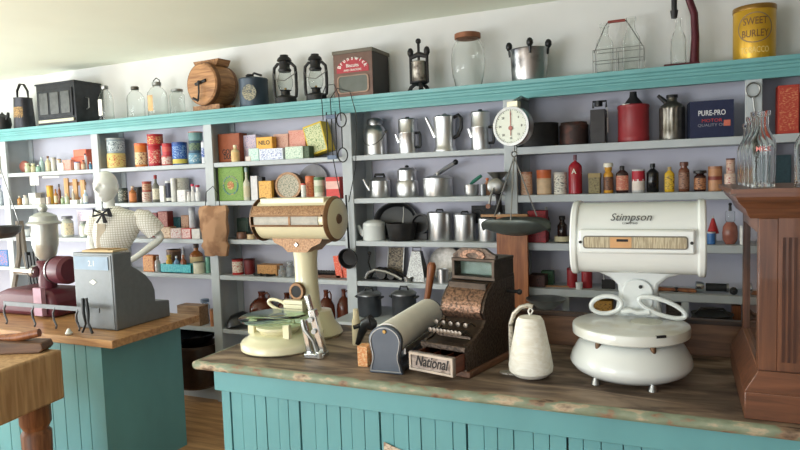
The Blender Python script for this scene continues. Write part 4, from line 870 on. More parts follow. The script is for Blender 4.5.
glassjar('glass_jug', 'slim clear glass jar left of the barrel churn', 170.5, 186, 89, .02, STEEL, strt)
# barrel churn
p = at(205, 112, D+.0)
o = thing('barrel_churn', 'oak barrel butter churn lying on its side with iron crank', 'churn', (at(207, 112, D+.0).x, D-.04, ZT+.001), -5)
R_b = .158
prof = [(R_b*.9, 0), (R_b*.93, .004), (R_b*1.02, .11), (R_b*.93, .21), (R_b*.9, .214)]
zc = R_b+.028
MB().lathe(prof, 40, T(0, 0, zc) @ RX(-90)).build('staves', BARREL, o)
MB().lathe([(.001, -.002), (R_b*.86, -.002), (R_b*.86, .004)], 40, T(0, -.001, zc) @ RX(-90)).build('barrel_head', BARRELEND, o)
for q in (.0, .175): MB().lathe([(R_b*(.905 if q < .1 else .955), q+.004), (R_b*(.94 if q < .1 else .975), q+.004), (R_b*(.975 if q < .1 else .94), q+.034), (R_b*.93, q+.034)], 40, T(0, 0, zc) @ RX(-90), close=True).build('iron_hoop', mat('rusty_hoop', (118, 84, 60), .5, .4, var=.2), o)
MB().box(-.13, .13, .03, .07, 0, .04).build('foot', BARREL, o); MB().box(-.13, .13, .15, .19, 0, .04).build('foot', BARREL, o)
MB().prism([(-.1, zc+.13), (.1, zc+.13), (.125, zc+.172), (-.125, zc+.172)], .05, .17).build('hopper_lid', BARREL, o)
MB().tube([(0, -.005, zc+.01), (0, -.03, zc+.01)], .012, 10).tube([(0, -.028, zc+.02), (.0, -.03, zc-.06), (-.01, -.032, zc-.12)], .006, 8).build('crank', IRON, o)
MB().tube([(-.01, -.032, zc-.12), (-.05, -.04, zc-.1)], [.009, .01], 8).build('crank_handle', IRON, o)
MB().tube([(-.05, -.008, zc+.0), (.05, -.008, zc+.02)], .012, 8).build('bearing', IRON, o)
# blue tin can
p, r, h = spot(240, 269.5, 77, 'T', -.02, True)
o = thing('kerosene_can', 'dark blue tin with a pale oval label right of the barrel churn', 'can', p)
MB().lathe([(r*.97, 0), (r, .008), (r, h*.88), (r*1.02, h*.9), (r*.98, h*.94), (r*.3, h)], 36).build('body', mat('blue_black_tin', (62, 74, 86), .45, .3, var=.2, scale=8), o)
MB().lathe([(.02, h*.98), (.03, h*1.05), (.02, h*1.1), (.001, h*1.1)], 16, T(-r*.3, 0, 0)).tube([(-.03, 0, h), (.01, 0, h*1.12), (.07, 0, h*1.02)], .008, 8).build('cap_and_handle', IRON, o)
MB().lathe([(.001, 0), (.05, 0), (.05, .002), (.001, .002)], 24, RZ(18) @ T(0, -r*1.0, h*.45) @ RX(90) @ Matrix.Diagonal((1, 1.1, 1, 1))).build('label_patch', printed((176, 168, 140), (90, 96, 96), .5), o)
# lanterns
def lantern(label, x0, x1, yt):
    p, r, h = spot(x0, x1, yt, 'T', -.03, True)
    r *= .93
    o = thing('lantern', label, 'lantern', p, 12)
    MB().lathe([(r*.86, 0), (r*.9, .01), (r*.88, h*.13), (r*.7, h*.17), (r*.4, h*.19), (r*.36, h*.27), (r*.5, h*.29)], 28).build('fuel_tank', IRON, o)
    MB().lathe([(r*.42, h*.28), (r*.62, h*.38), (r*.66, h*.48), (r*.5, h*.62), (r*.42, h*.67), (r*.4, h*.67), (r*.48, h*.62), (r*.63, h*.48), (r*.59, h*.38), (r*.4, h*.285)], 28).build('globe', PANE, o)
    MB().lathe([(r*.5, h*.66), (r*.56, h*.7), (r*.44, h*.74), (r*.44, h*.86), (r*.62, h*.88), (r*.55, h*.93), (r*.36, h*.97), (r*.34, h*1.0), (.001, h*1.0)], 28).build('chimney_cap', IRON, o)
    for s in (-1, 1):
        MB().tube([(s*r*.62, 0, h*.11), (s*r*.93, 0, h*.16), (s*r*.98, 0, h*.3), (s*r*.98, 0, h*.62), (s*r*.92, 0, h*.75), (s*r*.6, 0, h*.83), (s*r*.4, 0, h*.82)], r*.13, 10).build('side_tube', IRON, o)
    MB().tube([(r*.98, 0, h*.66), (r*1.1, -r*.5, h*.6), (r*.3, -r*.9, h*.45), (-r*.6, -r*.7, h*.5), (-r*.98, 0, h*.66)], .003, 6).build('wire_guard', STEEL, o)
    MB().cyl(.008, h*.2, h*.34, 10).build('wick_burner', mat('brass', (160, 130, 80), .35, .9, var=.15), o)
lantern('black kerosene lantern beside the dark blue tin', 273, 299.5, 55)
lantern('black kerosene lantern beside the brown biscuit bin', 304, 329.5, 54)
# biscuit bin
p, r, h = spot(335, 373.5, 50, 'T', -.04, False)
o = thing('biscuit_bin', 'brown tin display bin with a red half round sign and a window', 'bin', p)
BT = mat('brown_bin_tin', (104, 80, 70), .45, .3, var=.15); BT2 = mat('dark_bin_tin', (48, 42, 40), .45, .3, var=.15)
MB().box(-r, r, 0, .24, 0, h).build('body', BT2, o, bevel=.003)
MB().box(-r, r, -.004, 0.0, 0, h-.01).build('front_plate', BT, o)
MB().box(-r-.006, r+.006, -.01, .246, h-.018, h+.004).build('lid', mat('lid_olive_tin', (104, 98, 86), .5, .3, var=.15), o, bevel=.002)
rr = r*.83; hz = h*.52
pts = [(-rr, hz), (rr, hz)]+[(rr*math.cos(a), hz+.025+(h*.3-.025)*math.sin(a)) for a in [pi*k/20 for k in range(21)]]
MB().prism(pts, -.0065, -.004).build('sign_plate', mat('red_sign', (170, 48, 58), .45, var=.1), o)
v_all = MB()
txt = 'Brunswick'
for i, ch in enumerate(txt):
    a = pi*(.94-.88*(i+.25)/(len(txt)-.5))
    v, f = textmesh(ch, .034, 0, .02)
    v_all.add(v, f, T(rr*.84*math.cos(a), -.008, hz+.02+(h*.235)*math.sin(a)) @ RX(90) @ RZ(math.degrees(a)-90))
for t_, s_, z_ in (('Biscuits', .03, hz+.042), ('AND CRACKERS', .017, hz+.014)):
    v, f = textmesh(t_, s_, 0, .01); v_all.add(v, f, T(0, -.008, z_) @ RX(90))
v_all.build('sign_lettering', WHITEINK, o, smooth=0)
def rrect(x0, x1, z0, z1, rad, n=5):
    out = []
    for cx, cz, a0 in ((x1-rad, z1-rad, 0), (x0+rad, z1-rad, 90), (x0+rad, z0+rad, 180), (x1-rad, z0+rad, 270)):
        for k in range(n+1):
            a = math.radians(a0+90*k/n); out.append((cx+rad*math.cos(a), cz+rad*math.sin(a)))
    return out
def frame_loop(outer, inner, y0, y1):
    b = MB(); n = len(outer)
    b.add([(p[0], y0, p[1]) for p in outer]+[(p[0], y0, p[1]) for p in inner]+[(p[0], y1, p[1]) for p in outer]+[(p[0], y1, p[1]) for p in inner],
          [(i, (i+1) % n, n+(i+1) % n, n+i) for i in range(n)]+[(2*n+i, 3*n+i, 3*n+(i+1) % n, 2*n+(i+1) % n) for i in range(n)]+
          [(i, 2*n+i, 2*n+(i+1) % n, (i+1) % n) for i in range(n)]+[(n+i, n+(i+1) % n, 3*n+(i+1) % n, 3*n+i) for i in range(n)])
    return b
frame_loop(rrect(-r*.82, r*.82, h*.07, h*.46, .025), rrect(-r*.74, r*.74, h*.09, h*.44, .02), -.01, -.003).build('window_rim', mat('window_rim_tin', (140, 116, 100), .4, .5, var=.1), o)
MB().prism(rrect(-r*.75, r*.75, h*.085, h*.445, .02), -.006, -.0045).build('window_glass', mat('dusty_glass', (92, 98, 94), .15, var=.1, coat=.5), o)
# cast iron press
p, r, h = spot(408.5, 431, 39, 'T', -.01, True)
o = thing('fruit_press', 'ornate cast iron fruit press with tin cylinder on the cornice', 'press', p)
for k in range(3):
    a = math.radians(-90+120*k+30)
    MB().tube([(r*.4*math.cos(a), r*.4*math.sin(a), h*.16), (r*.8*math.cos(a), r*.8*math.sin(a), h*.11), (r*1.0*math.cos(a), r*1.0*math.sin(a), .008)], [.012, .012, .016], 8).build('leg', IRON, o)
MB().lathe([(r*.3, h*.12), (r*.8, h*.17), (r*.8, h*.2), (r*.3, h*.2)], 24).build('base_ring', IRON, o)
MB().lathe([(r*.66, h*.2), (r*.66, h*.56), (r*.7, h*.57), (r*.62, h*.58), (r*.6, h*.22), (.001, h*.22)], 28).build('cylinder', mat('mottled_tin', (170, 164, 152), .4, .6, c2=(90, 82, 74), spot=.45, scale=16), o)
for s in (-1, 1): MB().tube([(s*r*.8, 0, h*.17), (s*r*.8, 0, h*.74)], .01, 8).ball((s*r*.8, 0, h*.76), .02, 10, 1, 1, 1.5).build('side_rod', IRON, o)
MB().tube([(-r*.85, 0, h*.66), (0, 0, h*.72), (r*.85, 0, h*.66)], [.012, .018, .012], 8).build('crossbar', IRON, o)
MB().tube([(0, 0, h*.5), (0, 0, h*.94)], .009, 8).ball((0, 0, h*.96), .018, 10).build('screw', IRON, o)
MB().lathe([(r*.55, h*.5), (r*.55, h*.53)], 24).build('press_plate', IRON, o)
# barrel jar
brl = lambda r, h: [(r*.72, 0), (r*.78, .008), (r*.9, h*.2), (r*.93, h*.21), (r*.99, h*.4), (r*1.0, h*.5), (r*.98, h*.6), (r*.93, h*.74), (r*.9, h*.75), (r*.74, h*.85), (r*.68, h*.87), (r*.68, h*.95)]
glassjar('barrel_jar', 'large ribbed clear glass barrel jar with rusty screw lid', 451.5, 486, 33.5, -.03, mat('rusty_lid', (140, 92, 66), .6, .3, var=.3), brl)
# canner
p, r, h = spot(510, 549, 50, 'T', -.03, True)
o = thing('pressure_canner', 'stained aluminium pan with black clamp knobs on the cornice', 'pan', p)
MB().lathe([(r*.88, 0), (r*.92, .01), (r*1.0, h*.96), (r*1.05, h), (r*.96, h), (r*.87, .015), (.001, .012)], 40).build('body', mat('stained_aluminium', (196, 196, 196), .3, .9, c2=(96, 98, 104), spot=.42, scale=6), o)
for a in (-160, -75, -5, 100):
    x, y = r*1.0*math.cos(math.radians(a)), r*1.0*math.sin(math.radians(a))
    MB().tube([(x, y, h*.8), (x*1.05, y*1.05, h*1.06)], .008, 8).ball((x*1.05, y*1.05, h*1.12), .02, 10, 1, 1, 1.3).build('clamp_knob', BLACK, o)
# bottle carrier
p, r, h = spot(593, 643.5, 48, 'T', .02, False)
p.x += .0
o = thing('bottle_carrier', 'wire carrier with wooden grip holding two milk bottles', 'carrier', p, 0)
wb = MB(); dpt = .11
for z in (.005, h*.55, h): wb.tube([(-r, 0, z), (r, 0, z), (r, dpt, z), (-r, dpt, z)], .0022, 6, True)
for x in (-r, -r*.05, r):
    for y in (0, dpt): wb.tube([(x, y, 0.003), (x, y, h)], .002, 6)
for k in range(5): wb.tube([(-r+2*r*k/4, 0, .004), (-r+2*r*k/4, dpt, .004)], .002, 6)
wb.build('wire_basket', STEEL, o)
MB().tube([(-r, dpt/2, h*.98), (-r*.55, dpt/2, h*2.0), (-r*.42, dpt/2, h*2.17)], .0025, 6).tube([(r, dpt/2, h*.98), (r*.4, dpt/2, h*2.0), (r*.27, dpt/2, h*2.17)], .0025, 6).build('wire_handle', IRON, o)
MB().tube([(-r*.42, dpt/2, h*2.17), (r*.27, dpt/2, h*2.17)], .008, 8).build('wooden_grip', mat('red_grip', (140, 64, 56), .5, var=.1), o)
milk = [(1, 0), (1, .55), (.92, .62), (.55, .74), (.45, .8), (.45, .93), (.56, .94), (.56, 1.0)]
def milkbottle(label, loc, r, h, band=None, grp='milk bottles', m=None):
    o = thing('milk_bottle', label, 'bottle', loc, 0, grp)
    pr = [(r*a*(1 if b else .93), h*b+(.0 if b else 0)) for a, b in milk]
    w = .0035; inn = [(max(a-w, .003), max(b, .008)) for a, b in pr]
    MB().lathe(pr+list(reversed(inn))+[(.001, .008)], 28).build('glass_body', m or GLASS, o)
    if band: curved_text(o, band[0], r*1.004, h*.5, h*.09, paint((206, 120, 116), .5), arc=1.2, name='red_print') ; MB().lathe([(r*.8, h*.57), (r*.8, h*.66)], 4) if False else None
    return o
hb = at(604, 23, D+.07).z-ZT
for x, n in ((-.57, 'left'), (.5, 'right')):
    milkbottle(n+' of the two clear milk bottles in the wire carrier', (p.x+r*x, p.y+dpt/2, ZT+.011), .047, hb*.94 if n == 'left' else hb, None, 'milk bottles in the wire carrier')
# bottle capper and its bottle
p = at(690, 67, D+.05)
o = thing('bottle_capper', 'dark red cast iron bottle capper standing on the cornice', 'capper', (p.x-.015, D+.07, ZT+.001))
RM = mat('dark_red_iron', (84, 28, 38), .4, .2, var=.15)
MB().box(-.11, .06, -.05, .05, 0, .02).build('base', RM, o, bevel=.004)
MB().tube([(.035, 0, .015), (.04, 0, .15), (.035, 0, .27), (.0, 0, .38), (-.06, 0, .43)], [.024, .02, .019, .018, .016], 10).build('curved_column', RM, o)
MB().tube([(-.06, 0, .44), (-.06, 0, .3)], [.016, .014], 10).lathe([(.014, .26), (.02, .3)], 14, T(-.06, 0, 0)).build('plunger', IRON, o)
MB().tube([(-.06, 0, .42), (-.1, -.05, .47), (-.12, -.15, .5)], .01, 8).build('lever', IRON, o)
bottle_p = (p.x-.055, D+.07, ZT+.022)
o = thing('clear_bottle', 'clear long necked bottle standing in the dark red bottle capper', 'bottle', bottle_p)
MB().lathe([(.036, 0), (.038, .006), (.038, .12), (.034, .14), (.016, .18), (.012, .22), (.014, .225), (.014, .235), (.009, .235), (.009, .2), (.03, .135), (.034, .12), (.034, .006), (.001, .005)], 24).build('glass_body', GLASS, o)
# tobacco tin
p, r, h = spot(731, 777, 7, 'T', .0, True)
r *= .97
o = thing('tobacco_canister', 'large yellow tobacco tin with raised lettering on the cornice', 'tin', p)
YT = mat('yellow_litho_tin', (206, 160, 48), .32, .35, var=.12, scale=6)
MB().lathe([(r*.98, 0), (r, .006), (r, h*.9), (r*.98, h*.92)], 40).build('body', YT, o)
MB().lathe([(r*1.02, h*.9), (r*1.025, h*.91), (r*1.025, h*.97), (r*1.0, h*.985), (.001, h*.985)], 40).build('lid', mat('brown_gold_lid', (150, 112, 50), .35, .5, var=.15), o)
DRKT = mat('brown_print', (122, 88, 46), .45, var=.1)
curved_text(o, 'SWEET', r*1.006, h*.68, h*.18, DRKT, arc=1.15, a0=-1.62)
curved_text(o, 'BURLEY', r*1.006, h*.46, h*.18, DRKT, arc=1.3, a0=-1.62)
curved_text(o, 'TOBACCO', r*1.006, h*.17, h*.15, mat('pale_gold_print', (236, 206, 120), .4, var=.05), arc=1.35, a0=-1.62)
b = MB(); N = 40; vs = []
for k in range(N):
    t_ = 2*pi*k/N
    for q in (1.0, .93): 
        a = -1.62+.86*q*math.cos(t_); vs.append((r*1.005*math.cos(a), r*1.005*math.sin(a), h*.57+h*.27*q*math.sin(t_)))
b.add(vs, [(2*k, 2*k+1, (2*k+3) % (2*N), (2*k+2) % (2*N)) for k in range(N)]).build('oval_border', mat('grey_print', (140, 116, 84), .45, var=.1), o, recalc=False)

# ================================================================== things that hang
# wire basket on the fourth post
p = at(338, 135, D-.05)
o = thing('egg_whip', 'long wire toaster with blue clips hanging on the post right of the seed carton', 'wire tool', (POST[3]-.06, D-.088, 1.55))
X0 = POST[3]-.06
p1 = at(332, 113, D-.03); p2 = at(338, 157, D-.03)
zt, zb_ = p1.z-1.55, p2.z-1.55
MB().tube([(-.035, 0, zt), (.03, 0, zt), (.03, 0, zb_), (-.035, 0, zb_)], .004, 6, True).tube([(-.0, 0, zt), (0, 0, zb_)], .003, 6).build('wire_frame', IRON, o)
for q in (.08, .98): MB().box(-.036, .031, -.008, .006, zt+(zb_-zt)*q-.02, zt+(zb_-zt)*q+.004).build('clip', mat('blue_clip', (80, 92, 112), .4, .3, var=.15), o)
MB().tube([(-.06, 0, zt-.05), (-.065, 0, zt+.1), (-.03, 0, zt+.17), (.03, 0, zt+.17), (.06, 0, zt+.1), (.07, 0, zt-.06)], .003, 6).build('hanging_loop', IRON, o)
MB().tube([(0, 0, zb_), (.02, 0, zb_-.12), (.05, 0, zb_-.28)], .003, 6).build('tail_wire', IRON, o)
o = thing('wire_rings', 'pair of wire rings hanging on the post by the milk can', 'rings', (POST[3]+.0, D-.066, 1.6))
za, zb2 = at(346, 120, D-.04).z-1.6, at(346, 155, D-.04).z-1.6
MB().tube([(.035*math.cos(a), 0, za-.0+.045*math.sin(a)) for a in [2*pi*k/20 for k in range(20)]], .004, 6, True).build('ring', IRON, o)
MB().tube([(.035*math.cos(a), 0, zb2+.045*math.sin(a)) for a in [2*pi*k/20 for k in range(20)]], .004, 6, True).build('ring', IRON, o)
MB().tube([(0, 0, za-.045), (0, 0, zb2+.045)], .004, 6).build('link_rod', IRON, o)
MB().tube([(-.07, 0, za-.02), (-.075, 0, za+.14), (-.02, 0, za+.2), (.07, 0, za+.17), (.11, 0, za+.02), (.09, 0, za-.3), (.03, 0, zb2-.3)], .0028, 6).build('wire_bow', IRON, o)
# black ladle
p = at(349, 258, D-.04); pt = at(345.5, 195, D-.04)
o = thing('ladle', 'black long handled ladle hanging on the post right of the cream scale', 'ladle', (p.x, D-.045, p.z))
MB().lathe([(.001, -.02), (.05, -.018), (.066, .0), (.068, .018), (.062, .018), (.05, -.01), (.001, -.012)], 28, RX(98)).build('bowl', BLACK, o)
MB().tube([(0, .01, .06), (pt.x-p.x, .01, pt.z-p.z)], [.011, .009], 8, flat=.5).build('handle', BLACK, o)
# brown paper sack
a = at(205, 206, D-.04); b_ = at(230, 256, D-.04)
zc_ = (a.z+b_.z)/2; hh = (a.z-b_.z)/2
o = thing('paper_sack', 'crumpled brown paper sack hanging on the post left of the cream scale', 'sack', (POST[2]+.05, D-.03, zc_))
b = MB(); n = 10; vs = []; fs = []
for j in range(n+1):
    for i in range(n+1):
        u = i/n*2-1; v = j/n*2-1
        d = .03+.045*(1-u*u)*(1-v*v)**.5+random.uniform(-.006, .006)
        vs.append((u*(.113+.012*random.uniform(-1, 1)+.01*v), -d, v*hh+random.uniform(-.004, .004)))
for j in range(n):
    for i in range(n): k = j*(n+1)+i; fs.append((k, k+1, k+n+2, k+n+1))
N_ = len(vs)
vs += [(x, -.004, z) for x, y, z in vs]
fs += [tuple(reversed([q+N_ for q in f])) for f in fs]
edge = [i for i in range(n+1)]+[(j+1)*(n+1)-1 for j in range(1, n+1)]+[n*(n+1)+i for i in range(n-1, -1, -1)]+[j*(n+1) for j in range(n-1, 0, -1)]
for k in range(len(edge)): p_, q_ = edge[k], edge[(k+1) % len(edge)]; fs.append((p_, p_+N_, q_+N_, q_))
b.add(vs, fs).build('paper_body', mat('brown_paper', (176, 136, 104), .85, scale=7, c2=(142, 104, 76), spot=.45, bump=.5), o, smooth=30)
MB().tube([(-.07, -.02, hh), (-.06, -.015, hh+.1), (0, -.01, hh+.14), (.05, -.015, hh+.08), (.06, -.02, hh)], .003, 6).build('string_loop', IRON, o)
# ring on the right post
p = at(753, 90, D-.03)
o = thing('wire_whisk_ring', 'twisted wire carpet beater ring hanging on the right post', 'wire tool', (p.x, D-.03, p.z))
MB().tube([(.03*math.cos(a), 0, .035*math.sin(a)) for a in [2*pi*k/20 for k in range(20)]], .004, 6, True).build('ring', STEEL, o)
MB().tube([(0, 0, -.035), (.008, 0, -.1), (.004, 0, -.18), (.008, 0, -.24)], .004, 6).build('twisted_handle', STEEL, o)
# hanging dial scale
Yh = 3.38
p = at(513.5, 126.5, Yh); rd = 19.2*depth(p)*cosv(p)/F
o = thing('hanging_scale', 'round white dial scale hanging from the cornice with chains and a dark pan', 'scale', p, -12)
MB().lathe([(.001, -.03), (rd, -.03), (rd*1.03, -.02), (rd*1.03, .03), (rd*.95, .045), (.001, .045)], 44, RX(-90)).build('case', mat('scale_case', (196, 198, 196), .3, .7, var=.1), o)
MB().lathe([(rd*.9, -.036), (rd*1.04, -.036), (rd*1.05, -.02), (rd*.9, -.026)], 44, RX(-90), close=True).build('rim', STEEL, o)
MB().lathe([(.001, -.032), (rd*.9, -.032), (rd*.9, -.028)], 44, RX(-90)).build('dial', mat('dial_face', (222, 226, 212), .4, var=.02), o)
b = MB()
for k in range(48):
    a = 2*pi*k/48; l = .84 if k % 4 else .78
    b.add(*[( [(math.cos(a)*q*rd-math.sin(a)*s_*.0012, -.0335, math.sin(a)*q*rd+math.cos(a)*s_*.0012) for q, s_ in ((l, -1), (.88, -1), (.88, 1), (l, 1))]), [(0, 1, 2, 3)]])
for k in range(8):
    a = pi/2-2*pi*k/8
    v, f = textmesh(str(k*4 if k else 0), rd*.16, 0, .01); b.add(v, f, T(math.cos(a)*rd*.63, -.0335, math.sin(a)*rd*.63) @ RX(90))
b.build('dial_marks', INK, o, smooth=0, recalc=False)
MB().box(-.002, .002, -.037, -.035, -rd*.5, rd*.78).lathe([(.001, 0), (.012, 0), (.012, .003)], 16, T(0, -.036, -.01) @ RX(90)).build('needle', mat('needle_red', (150, 90, 80), .4, .3, var=.1), o)
MB().box(-.03, .03, -.012, .03, rd*.9, rd*1.32).build('hanger_block', mat('brass_hanger', (206, 200, 176), .4, .5, var=.2), o)
MB().tube([(0, .0, rd*1.3), (0, .02, rd*1.36), (0, .1, 2.024-p.z), (0, .19, 2.016-p.z)], .01, 8).build('hanger_hook', STEEL, o)
hk = rd*1.02
MB().tube([(0, 0, -hk), (0, 0, -hk-.03)], .006, 8).tube([(.015*math.cos(a), 0, -hk-.045+.015*math.sin(a)) for a in [2*pi*k/12 for k in range(12)]], .004, 6, True).build('bottom_hook', STEEL, o)
pz = at(514, 225, Yh).z-p.z
MB().tube([(0, 0, -hk-.06), (-.125, 0, pz+.05)], .004, 6).build('chain', STEEL, o)
MB().tube([(0, 0, -hk-.06), (.02, -.1, pz+.02)], .004, 6).build('chain', STEEL, o)
MB().tube([(0, 0, -hk-.06), (.125, .0, pz+.05)], .004, 6).build('chain', STEEL, o)
# scoop pan: a boat shaped sheet
b = MB(); nu, nv = 20, 10; vs = []; fs = []
for i in range(nu+1):
    u = i/nu*2-1
    wv = .11*(1-abs(u)**3)**.5+.004
    for j in range(nv+1):
        v = j/nv*2-1
        vs.append((u*.2, v*wv, pz-.06+.1*(abs(v)**2)*(wv/.12)+.02*u*u+.03*(u*u)*(1-abs(v))))
for i in range(nu):
    for j in range(nv): k = i*(nv+1)+j; fs.append((k, k+1, k+nv+2, k+nv+1))
pan = b.add(vs, fs).build('pan', mat('pan_green_grey', (92, 98, 94), .4, .4, var=.12), o)
sm = pan.modifiers.new('thickness', 'SOLIDIFY'); sm.thickness = .005
# ================================================================== right hand counter
ZR = .92; ZL = .82
def onX(x, y, X):
    d = ray(x, y); d = d*(X/d.x); return Vector((d.x, d.y, d.z+CZ))
ct = thing('store_counter', 'long teal beadboard counter with a worn brown and green chipped top', 'counter', (0, 0, 0))
CXL, CXR, CYF, CYB = -1.745, 1.3, 1.85, 2.57
def worn_top():
    m = bpy.data.materials.new('worn_counter_top'); m.use_nodes = True
    n = m.node_tree.nodes; L = m.node_tree.links; b = n['Principled BSDF']
    tc = n.new('ShaderNodeTexCoord')
    def noise(sc_, st, det=6, dist=0):
        mp = n.new('ShaderNodeMapping'); mp.inputs['Scale'].default_value = st; L.new(tc.outputs['Object'], mp.inputs['Vector'])
        z = n.new('ShaderNodeTexNoise'); z.inputs['Scale'].default_value = sc_; z.inputs['Detail'].default_value = det; z.inputs['Distortion'].default_value = dist
        L.new(mp.outputs['Vector'], z.inputs['Vector']); return z
    def ramp(src, stops):
        r = n.new('ShaderNodeValToRGB'); r.color_ramp.interpolation = 'LINEAR'
        while len(r.color_ramp.elements) < len(stops): r.color_ramp.elements.new(.5)
        for e, (p_, c_) in zip(r.color_ramp.elements, stops): e.position = p_; e.color = (*srgb(c_), 1)
        L.new(src.outputs['Fac'], r.inputs['Fac']); return r
    z1 = noise(3.6, (1, 3.6, 3.6), 9, .9)
    r1 = ramp(z1, [(.28, (66, 53, 46)), (.42, (110, 92, 78)), (.55, (146, 126, 108)), (.72, (178, 158, 136))])
    z2 = noise(2.1, (1, 2.2, 2.2), 7, 1.2)
    r2 = ramp(z2, [(.5, (255, 255, 255)), (.6, (120, 112, 108))])
    mx = n.new('ShaderNodeMix'); mx.data_type = 'RGBA'; mx.blend_type = 'MULTIPLY'; mx.inputs['Factor'].default_value = .7
    L.new(r1.outputs['Color'], mx.inputs['A']); L.new(r2.outputs['Color'], mx.inputs['B'])
    L.new(mx.outputs['Result'], b.inputs['Base Color']); b.inputs['Roughness'].default_value = .55
    bp = n.new('ShaderNodeBump'); bp.inputs['Strength'].default_value = .5; bp.inputs['Distance'].default_value = .004
    L.new(z1.outputs['Fac'], bp.inputs['Height']); L.new(bp.outputs['Normal'], b.inputs['Normal'])
    return m
def chipped_edge():
    m = bpy.data.materials.new('chipped_counter_edge'); m.use_nodes = True
    n = m.node_tree.nodes; L = m.node_tree.links; b = n['Principled BSDF']
    tc = n.new('ShaderNodeTexCoord'); mp = n.new('ShaderNodeMapping'); mp.inputs['Scale'].default_value = (1, 2.4, 2.4); L.new(tc.outputs['Object'], mp.inputs['Vector'])
    z = n.new('ShaderNodeTexNoise'); z.inputs['Scale'].default_value = 9; z.inputs['Detail'].default_value = 8; L.new(mp.outputs['Vector'], z.inputs['Vector'])
    r = n.new('ShaderNodeValToRGB')
    st = [(.34, (70, 56, 46)), (.42, (142, 116, 94)), (.47, (122, 132, 110)), (.56, (136, 146, 124)), (.62, (186, 166, 140)), (.7, (110, 92, 76))]
    while len(r.color_ramp.elements) < len(st): r.color_ramp.elements.new(.5)
    for e, (p_, c_) in zip(r.color_ramp.elements, st): e.position = p_; e.color = (*srgb(c_), 1)
    L.new(z.outputs['Fac'], r.inputs['Fac']); L.new(r.outputs['Color'], b.inputs['Base Color']); b.inputs['Roughness'].default_value = .6
    bp = n.new('ShaderNodeBump'); bp.inputs['Strength'].default_value = .6; bp.inputs['Distance'].default_value = .004
    L.new(z.outputs['Fac'], bp.inputs['Height']); L.new(bp.outputs['Normal'], b.inputs['Normal'])
    return m
WT, WE = worn_top(), chipped_edge()
MB().box(CXL+.02, CXR, CYF+.02, CYB, ZR-.032, ZR).build('worktop', WT, ct, bevel=.003)
nose = [(CYF+.02, ZR-.033), (CYF+.006, ZR-.03), (CYF, ZR-.022), (CYF, ZR-.011), (CYF+.006, ZR-.003), (CYF+.02, ZR+.0005)]
b = MB().prism(nose, CXL+.02, CXR, 'x')
nl = [(CXL+.02, ZR-.033), (CXL+.006, ZR-.03), (CXL, ZR-.022), (CXL, ZR-.011), (CXL+.006, ZR-.003), (CXL+.02, ZR+.0005)]
b.prism(nl, CYF+.012, CYB, 'y')
b.build('front_edge', WE, ct)
BX0 = at(221, 384, 1.9).x
MB().box(BX0-.018, CXR, 1.882, 1.9, ZR-.115, ZR-.033).box(BX0-.018, BX0, 1.9, CYB-.05, ZR-.115, ZR-.033).build('frieze_board', TEAL, ct, bevel=.003)
b = MB(); x = BX0; k = 0
while x < CXR-.05:
    wdt = (.045, .052, .062, .05, .056)[k % 5]; g = .0022 if k % 6 else .006
    b.box(x, x+wdt-g, 1.9+(.002 if k % 3 == 1 else 0), 1.915, .0, ZR-.11); x += wdt; k += 1
b.build('front_boards', TEAL, ct, bevel=.0015)
b = MB(); y = 1.915
while y < CYB-.1: b.box(BX0, BX0+.015, y, y+.055, 0, ZR-.11); y += .057
b.build('side_boards', TEAL, ct, bevel=.0015)
MB().box(BX0+.015, CXR, 1.916, 1.93, 0, ZR-.033).build('inner_carcass', mat('dark_carcass', (40, 60, 60), .7, var=.1), ct)
p = at(399, 447, 1.888)
o = thing('price_tag', 'paper strip with torn edge pinned on the teal front boards at the bottom picture edge', 'tag', (p.x, 1.8965, p.z-.04), 0)
MB().prism([(-.062, -.06), (.066, -.06), (.066, .016), (.02, .024), (-.02, .034), (-.06, .046)], -.003, 0).build('paper', printed((206, 190, 170), (150, 120, 104), .42), o)
# back board on the counter
yb_ = 2.5
b = thing('counter_back_board', 'dark stained low board standing along the back of the counter', 'board', (0, 0, 0))
xa, xb_ = at(507, 315, yb_).x, .75
MB().box(xa, xb_, yb_, yb_+.025, ZR+.001, at(560, 316, yb_).z).build('board', wood('walnut_board', (150, 108, 78), (98, 68, 50), 0, 4, .45), b, bevel=.002)
MB().box(xa, xb_, yb_-.005, yb_+.03, at(560, 316, yb_).z, at(560, 312, yb_).z).build('cap_rail', wood('dark_rail', (84, 62, 48), (50, 36, 28), 0, 4, .5), b, bevel=.002)
a = at(496, 217, 3.53); c = at(527, 217, 3.53)
o = thing('upright_board', 'tall orange brown wooden upright standing behind the ornate cash register', 'board', ((a.x+c.x)/2, 3.53, ZE2+.001))
hw = (c.x-a.x)/2
MB().box(-hw, hw, 0, .022, 0, a.z-ZE2).build('plank', OAKV, o, bevel=.002)
MB().box(-hw-.09, hw+.002, -.004, .03, a.z-ZE2, a.z-ZE2+.014).build('top_rail', OAK, o)

